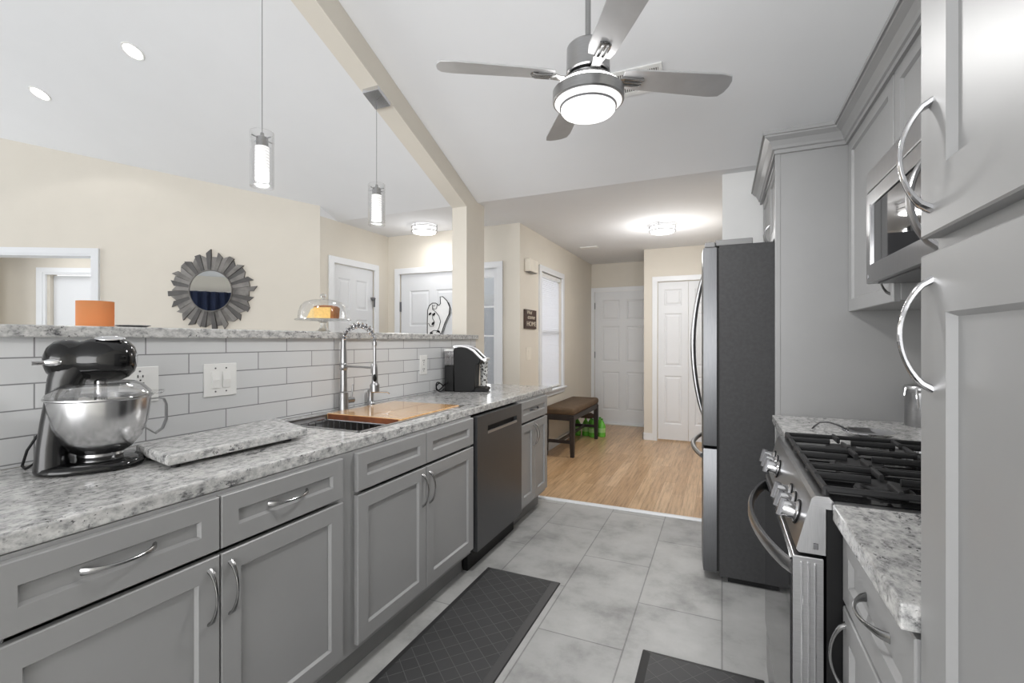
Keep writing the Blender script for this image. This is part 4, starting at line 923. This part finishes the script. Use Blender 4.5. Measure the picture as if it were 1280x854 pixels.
ellip(bm, (.030, -.03, .383), .036, .014, .006, 20, 8, M3=Matrix.Rotation(R(-24), 3, 'X') if False else Matrix.Rotation(R(24), 3, 'X')); obj('badge', bm, 'chrome', h, True, local=True)
bm = BM(); strip(bm, [(-.100, -.045, .315), (-.112, -.062, .315), (-.128, -.070, .315)], (0, 0, 1), [.012, .012, .014], .007); ellip(bm, (-.09, -.055, .315), .020, .006, .010, 14, 8); obj('speed_lever', bm, 'chrome', h, True, local=True)
bm = BM(); lathe(bm, [(.02, 0), (.021, .006), (0, .008)], (.084, 0, .32), 24, (1, 0, 0)); obj('hub_cap', bm, 'chrome', h, True, local=True)
BC = (.004, 0); bm = BM()
bp = [(0, .036), (.045, .036), (.052, .042), (.074, .056), (.098, .088), (.113, .13), (.119, .175), (.121, .203), (.127, .207), (.127, .211), (.118, .211), (.116, .175), (.110, .132), (.095, .092), (.072, .062), (0, .05)]
lathe(bm, bp, (BC[0], BC[1], 0), 56); lathe(bm, [(.052, .028), (.055, .038), (.05, .044)], (BC[0], 0, 0), 40); bw = obj('bowl', bm, pm('polished_bowl_steel', rgb(205, 205, 206), .2, 1, ns=20, amt=.05), t, True, local=True, angle=35)
ha = R(22); hx = lambda r, z: (BC[0]+r*math.cos(ha), BC[1]+r*math.sin(ha), z)
pts = [hx(.118, .19), hx(.140, .192), hx(.158, .188), hx(.165, .17), hx(.165, .12), hx(.155, .092), hx(.135, .078), hx(.104, .105)]
pts = [Vector(a).lerp(Vector(b), q) for a, b in zip(pts, pts[1:]) for q in (0, .34, .67)]+[Vector(pts[-1])]
obj('bowl_handle', strip(BM(), pts, (-math.sin(ha), math.cos(ha), 0), .024, .004), 'steel', bw, True, local=True)
bm = BM(); lathe(bm, [(.126, .212), (.121, .222), (.102, .243), (.083, .253), (.081, .253), (.100, .241), (.119, .219)], (BC[0], 0, 0), 48)
prism(bm, [(.12, -.05), (.152, -.035), (.152, .035), (.12, .05)], lambda a, b, d: (BC[0]+a, b, d), .214, .220); obj('bowl_shield', bm, glassy('clear_plastic', (.96, .96, .96, 1), .3, .08), t, True, local=True)
bm = BM(); tube(bm, [(BC[0], 0, .27), (BC[0], 0, .2)], .016, 16); 
for k in range(7):
    a = math.pi*k/7; tube(bm, [(BC[0]+.055*math.sin(math.pi*j/12)*math.cos(a)*(1 if j else 1), .055*math.sin(math.pi*j/12)*math.sin(a), .21-.13*j/12) for j in range(0, 12)], .0015, 5)
obj('whisk', bm, 'chrome', t, True, local=True)
bm = BM(); lathe(bm, [(0, .175), (.06, .18), (.10, .196), (.112, .19), (.095, .15), (0, .12)], (BC[0], 0, 0), 32)
for v in bm.verts: v.co.z += .008*math.sin(v.co.x*90)*math.cos(v.co.y*80)
obj('flour', bm, pm('white_batter', rgb(228, 226, 222), .7), t, True, local=True)
pts = [(-.13, .02, .05), (-.15, .03, .02), (-.17, .045, .006), (-.185, .075, .01), (-.180, .095, .05), (-.16, .10, .09), (-.13, .08, .12), (-.115, .05, .13)]
cs = []
for i in range(len(pts)-1):
    for q in range(5): cs.append(Vector(pts[i]).lerp(Vector(pts[i+1]), q/5))
obj('power_cord', tube(BM(), [c for c in cs], .0035, 8), 'black', t, True, local=True)
# ================================================================ FAUCET
FX, FYY = -1.862, 1.965
t = thing('faucet', 'tall spring-neck steel faucet behind the sink', 'faucet', (FX+.0, FYY, .914))
FX = -1.85 if False else -1.862
FX = -1.870
bm = BM(); lathe(bm, [(.026, .914), (.026, .920), (.025, .924), (.025, 1.01), (.018, 1.016), (.0165, 1.24), (.014, 1.25), (.013, 1.30), (0, 1.30)], (FX, FYY, 0), 28); obj('column', bm, 'steel', t, True, angle=30)
bm = BM(); tube(bm, [(FX, FYY, .965), (FX+.012, FYY+.06, .965)], .017, 16); tube(bm, [(FX+.01, FYY+.05, .972), (FX+.012, FYY+.058, 1.05)], [.006, .004], 10); obj('lever', bm, 'steel', t, True)
AX = FX+.212
arc = []
for i in range(41):
    u = i/40; a = math.pi*(1-u); arc.append(Vector((FX+.106+.106*math.cos(a), FYY, 1.285+.088*math.sin(a))))
bm = BM(); tube(bm, [(FX, FYY, 1.20)]+arc+[(AX, FYY, 1.16)], .0065, 10); obj('hose', bm, 'greyknob', t, True)
hel = []; T = 13; Np = T*14
def arcp(u):
    f_ = u*40; i = min(39, int(f_)); return arc[i].lerp(arc[i+1], f_-i)
for i in range(Np+1):
    u = i/Np; p = arcp(u); tn = (arcp(min(1, u+.01))-arcp(max(0, u-.01))).normalized(); n1 = Vector((0, 1, 0)); n2 = tn.cross(n1); a = 2*math.pi*T*u
    hel.append(p+(n1*math.cos(a)+n2*math.sin(a))*.0145)
obj('spring', tube(BM(), hel, .0027, 6), 'chrome', t, True)
bm = BM(); tube(bm, [(FX, FYY, 1.152), (AX-.015, FYY, 1.148)], .0055, 10); lathe(bm, [(.017, 1.13), (.021, 1.135), (.021, 1.165), (.017, 1.17)], (FX, FYY, 0), 24); tube(bm, [(AX-.012, FYY, 1.12), (AX-.012, FYY, 1.17)], .011, 14); obj('support_arm', bm, 'steel', t, True)
bm = BM(); lathe(bm, [(0, 1.285), (.011, 1.285), (.011, 1.265), (.0075, 1.262), (.0075, 1.172), (.010, 1.17), (.014, 1.15), (.0165, 1.07), (.024, 1.06), (.024, 1.025), (.018, 1.02), (0, 1.02)], (AX, FYY, 0), 28); sp_ = obj('spray_head', bm, 'steel', t, True, angle=30)
bm = BM(); ellip(bm, (AX+.008, FYY-.010, 1.095), .009, .009, .022, 14, 10); obj('spray_button', bm, 'black', sp_, True)
# soap dispenser
SXX, SYY = -1.878, 2.19
t = thing('soap_dispenser', 'slim steel soap dispenser pump behind the cutting board', 'soap dispenser', (SXX, SYY, .914))
bm = BM(); lathe(bm, [(.026, .914), (.026, .922), (.020, .928), (.016, .95), (.018, 1.0), (.012, 1.004), (0, 1.004)], (SXX, SYY, 0), 24); obj('pump', bm, 'steel', t, True, angle=35)
bm = BM(); tube(bm, [(SXX, SYY, .990), (SXX+.03, SYY+.04, .986), (SXX+.06, SYY+.075, .984), (SXX+.07, SYY+.085, .974)], .0045, 8); obj('spout', bm, 'chrome', t, True)
# ================================================================ COFFEE MAKER
CA = R(18); t = thing('coffee_maker', 'black pod coffee maker with silver curved handle', 'coffee maker', (-1.745, 3.10, .914), CA)
# local: x forward, y left, z up
K = lambda a, b, d: (a, d, b)
bm = prism(BM(), [(-.08, .0), (.055, .0), (.075, .02), (.075, .10), (.075, .19), (.08, .212), (.10, .20), (.115, .225), (.105, .26), (.06, .30), (.0, .325), (-.07, .325), (-.085, .31)], K, -.09, .09, .006); obj('body', bm, 'black', t, local=True)
bm = prism(BM(), [(.04, 0), (.155, 0), (.165, .008), (.165, .022), (.15, .03), (.04, .03)], K, -.075, .075, .004); obj('drip_tray', bm, 'black', t, local=True)
bm = prism(BM(), [(-.155, .0), (-.085, .0), (-.085, .19), (-.155, .19)], K, -.07, .06, .006); obj('tank_base', bm, 'black', t, local=True)
bm = prism(BM(), [(-.155, .19), (-.085, .19), (-.085, .30), (-.155, .30)], K, -.07, .06, .004); obj('water_tank', bm, glassy('smoky_tank', (.8, .8, .82, 1), .3, .05), t, local=True)
bm = prism(BM(), [(-.158, .30), (-.083, .30), (-.083, .312), (-.158, .312)], K, -.073, .063, .003); obj('tank_lid', bm, 'white', t, local=True)
pts = [(-.075, 0, .332), (-.03, 0, .338), (.02, 0, .328), (.065, 0, .302), (.10, 0, .266), (.128, 0, .24), (.148, 0, .236)]
bm = BM(); strip(bm, [(a, -.085, c_) for a, b, c_ in pts], (0, 1, 0), .016, .018); strip(bm, [(a, .085, c_) for a, b, c_ in pts], (0, 1, 0), .016, .018); strip(bm, [(.148, -.093, .237), (.152, 0, .236), (.148, .093, .237)], (1, 0, 0), .022, .018); strip(bm, [(-.07, -.093, .332), (-.07, .093, .332)], (1, 0, 0), .03, .014); obj('silver_handle', bm, pm('satin_silver', rgb(200, 200, 202), .3, .7), t, True, local=True)
bm = BM(); tube(bm, [Vector((-.13, -.06, .012))+Vector((-.03-.04*math.sin(a*.0174), -.03+.045*math.cos(a*.0174)-.045, .03+.03*math.sin(a*.0174*1.5))) for a in range(0, 560, 20)], .0042, 8); obj('power_cord', bm, 'black', t, True, local=True)
bm = BM(); lathe(bm, [(0, .916), (.026, .916), (.031, 1.16), (.028, 1.162), (0, 1.162)], (-1.70, 3.285, 0), 28)
sp = NT('spotted_print'); vo = sp.add('ShaderNodeTexVoronoi'); vo.inputs['Scale'].default_value = 60; sp.ln(sp.coords(), vo.inputs[0]); sp.col(sp.ramp(vo.outputs[0], [(.38, rgb(20, 20, 20)), (.45, rgb(230, 230, 228))])); sp.set(.4)
tag(obj('tumbler', bm, sp.m, None, True), 'black and white spotted tumbler behind the coffee maker', 'tumbler')
# ================================================================ ON THE BAR
t = thing('cake_stand', 'clear glass pedestal cake stand with domed lid on the bar', 'cake stand', (-2.13, 1.705, 1.338))
def ray_at(px, X): 
    u = px-640; s_, c_ = math.sin(YAW), math.cos(YAW); return X*(590*c_+u*s_)/(-590*s_+u*c_)
cy = ray_at(404, -2.13); t.location = (-2.13, cy, 1.338); cc = (-2.13, cy, 1.338)
bm = BM(); lathe(bm, [(.058, 0), (.056, .004), (.03, .012), (.016, .03), (.014, .055), (.03, .066), (.152, .070), (.156, .074), (.152, .078), (0, .078)], cc, 48); obj('pedestal', bm, glassy('stand_glass', (.97, .98, .98, 1), .25), t, True)
dm = thing('cake_dome', 'clear glass dome with round knob over the cake slice', 'dome', (cc[0], cc[1], 1.4165))
bm = BM(); lathe(bm, [(.138, .079), (.134, .12), (.122, .155), (.10, .178), (.06, .19), (.0, .193)], cc, 48); obj('bell', bm, 'glass', dm, True)
bm = BM(); lathe(bm, [(.008, .192), (.008, .20), (.018, .212), (.016, .224), (0, .228)], cc, 24); obj('knob', bm, glassy('knob_glass', (.92, .93, .94, 1), .4), dm, True)
t = thing('cake_slice', 'block of yellow pound cake under the glass dome', 'cake', (cc[0], cc[1], 1.416))
ca = Vector((math.cos(YAW), math.sin(YAW), 0)); cb = Vector((-ca.y, ca.x, 0)); cmp = lambda a, b, d: tuple(Vector(cc)+ca*a+cb*d+Vector((0, 0, .0785+b)))
bm = prism(BM(), [(-.035, 0), (.07, 0), (.076, .066), (.05, .074), (-.005, .073), (-.04, .066)], cmp, -.045, .04, .004); obj('crumb', bm, pm('yellow_cake', rgb(232, 190, 112), .9, ns=60, amt=.15), t)
bm = prism(BM(), [(.058, .0), (.0775, .0), (.084, .068), (.062, .071)], cmp, -.047, .042, .003); prism(bm, [(-.04, .066), (.08, .066), (.07, .076), (.02, .079), (-.03, .074)], cmp, -.047, .042, .002); obj('crust', bm, pm('brown_crust', rgb(150, 92, 40), .8, ns=40, amt=.25), t)
bm = prism(BM(), [(-.09, .0), (-.036, 0), (-.041, .064), (-.06, .058)], cmp, -.03, .04, .004); obj('cut_slice', bm, pm('pale_cake', rgb(236, 206, 140), .9, ns=60, amt=.12), t)
cy2 = ray_at(166, -2.02); bm = BM(); lathe(bm, [(0, .003), (.04, .003), (.055, .009), (.054, .011), (.038, .006), (0, .006)], (-2.02, cy2, 1.337), 36); tag(obj('shallow_dish', bm, 'nickel', None, True), 'shallow metal dish on the bar right of the orange lampshade', 'dish')
# lamp in the living room
lx, ly = -3.88, 1.778
t = thing('side_table', 'round dark side table under the orange lamp', 'table', (lx, ly, 0))
bm = BM(); lathe(bm, [(0, .60), (.26, .60), (.265, .61), (.265, .62), (.26, .63), (0, .63)], (lx, ly, 0), 40); obj('table_top', bm, 'dwood', t, True, angle=30)
bm = BM(); lathe(bm, [(0, 0), (.17, 0), (.17, .015), (.04, .03), (.03, .1), (.03, .60)], (lx, ly, 0), 28); obj('pedestal', bm, 'dwood', t, True, angle=30)
t = thing('table_lamp', 'table lamp with an orange drum shade', 'lamp', (lx, ly, .63))
bm = BM(); lathe(bm, [(0, .63), (.07, .63), (.07, .645), (.03, .66), (.055, .78), (.06, .9), (.03, 1.08), (.012, 1.12), (.010, 1.30), (0, 1.30)], (lx, ly, 0), 32); obj('base', bm, pm('cream_ceramic', rgb(206, 196, 180), .3), t, True)
osh = NT('orange_linen'); osh.col(rgb(222, 164, 112)); osh.set(.8); tl = osh.add('ShaderNodeBsdfTranslucent'); tl.inputs[0].default_value = rgb(226, 170, 120); mx = osh.add('ShaderNodeMixShader'); mx.inputs[0].default_value = .4
osh.ln(osh.p.outputs[0], mx.inputs[1]); osh.ln(tl.outputs[0], mx.inputs[2]); osh.ln(mx.outputs[0], osh.n['Material Output'].inputs[0])
bm = BM(); lathe(bm, [(.100, 1.31), (.100, 1.556), (.0975, 1.556), (.0975, 1.31), (.100, 1.31)], (lx, ly, 0), 48); obj('lamp_shade', bm, osh.m, t, True, angle=30)
bm = BM()
for k in range(3): a = R(120*k); tube(bm, [(lx, ly, 1.30), (lx+.098*math.cos(a), ly+.098*math.sin(a), 1.33)], .002, 6)
obj('shade_spider', bm, 'nickel', t)
light('table_lamp_bulb', 'POINT', (lx, ly, 1.44), .4, size=.03, col=(1, .85, .65))
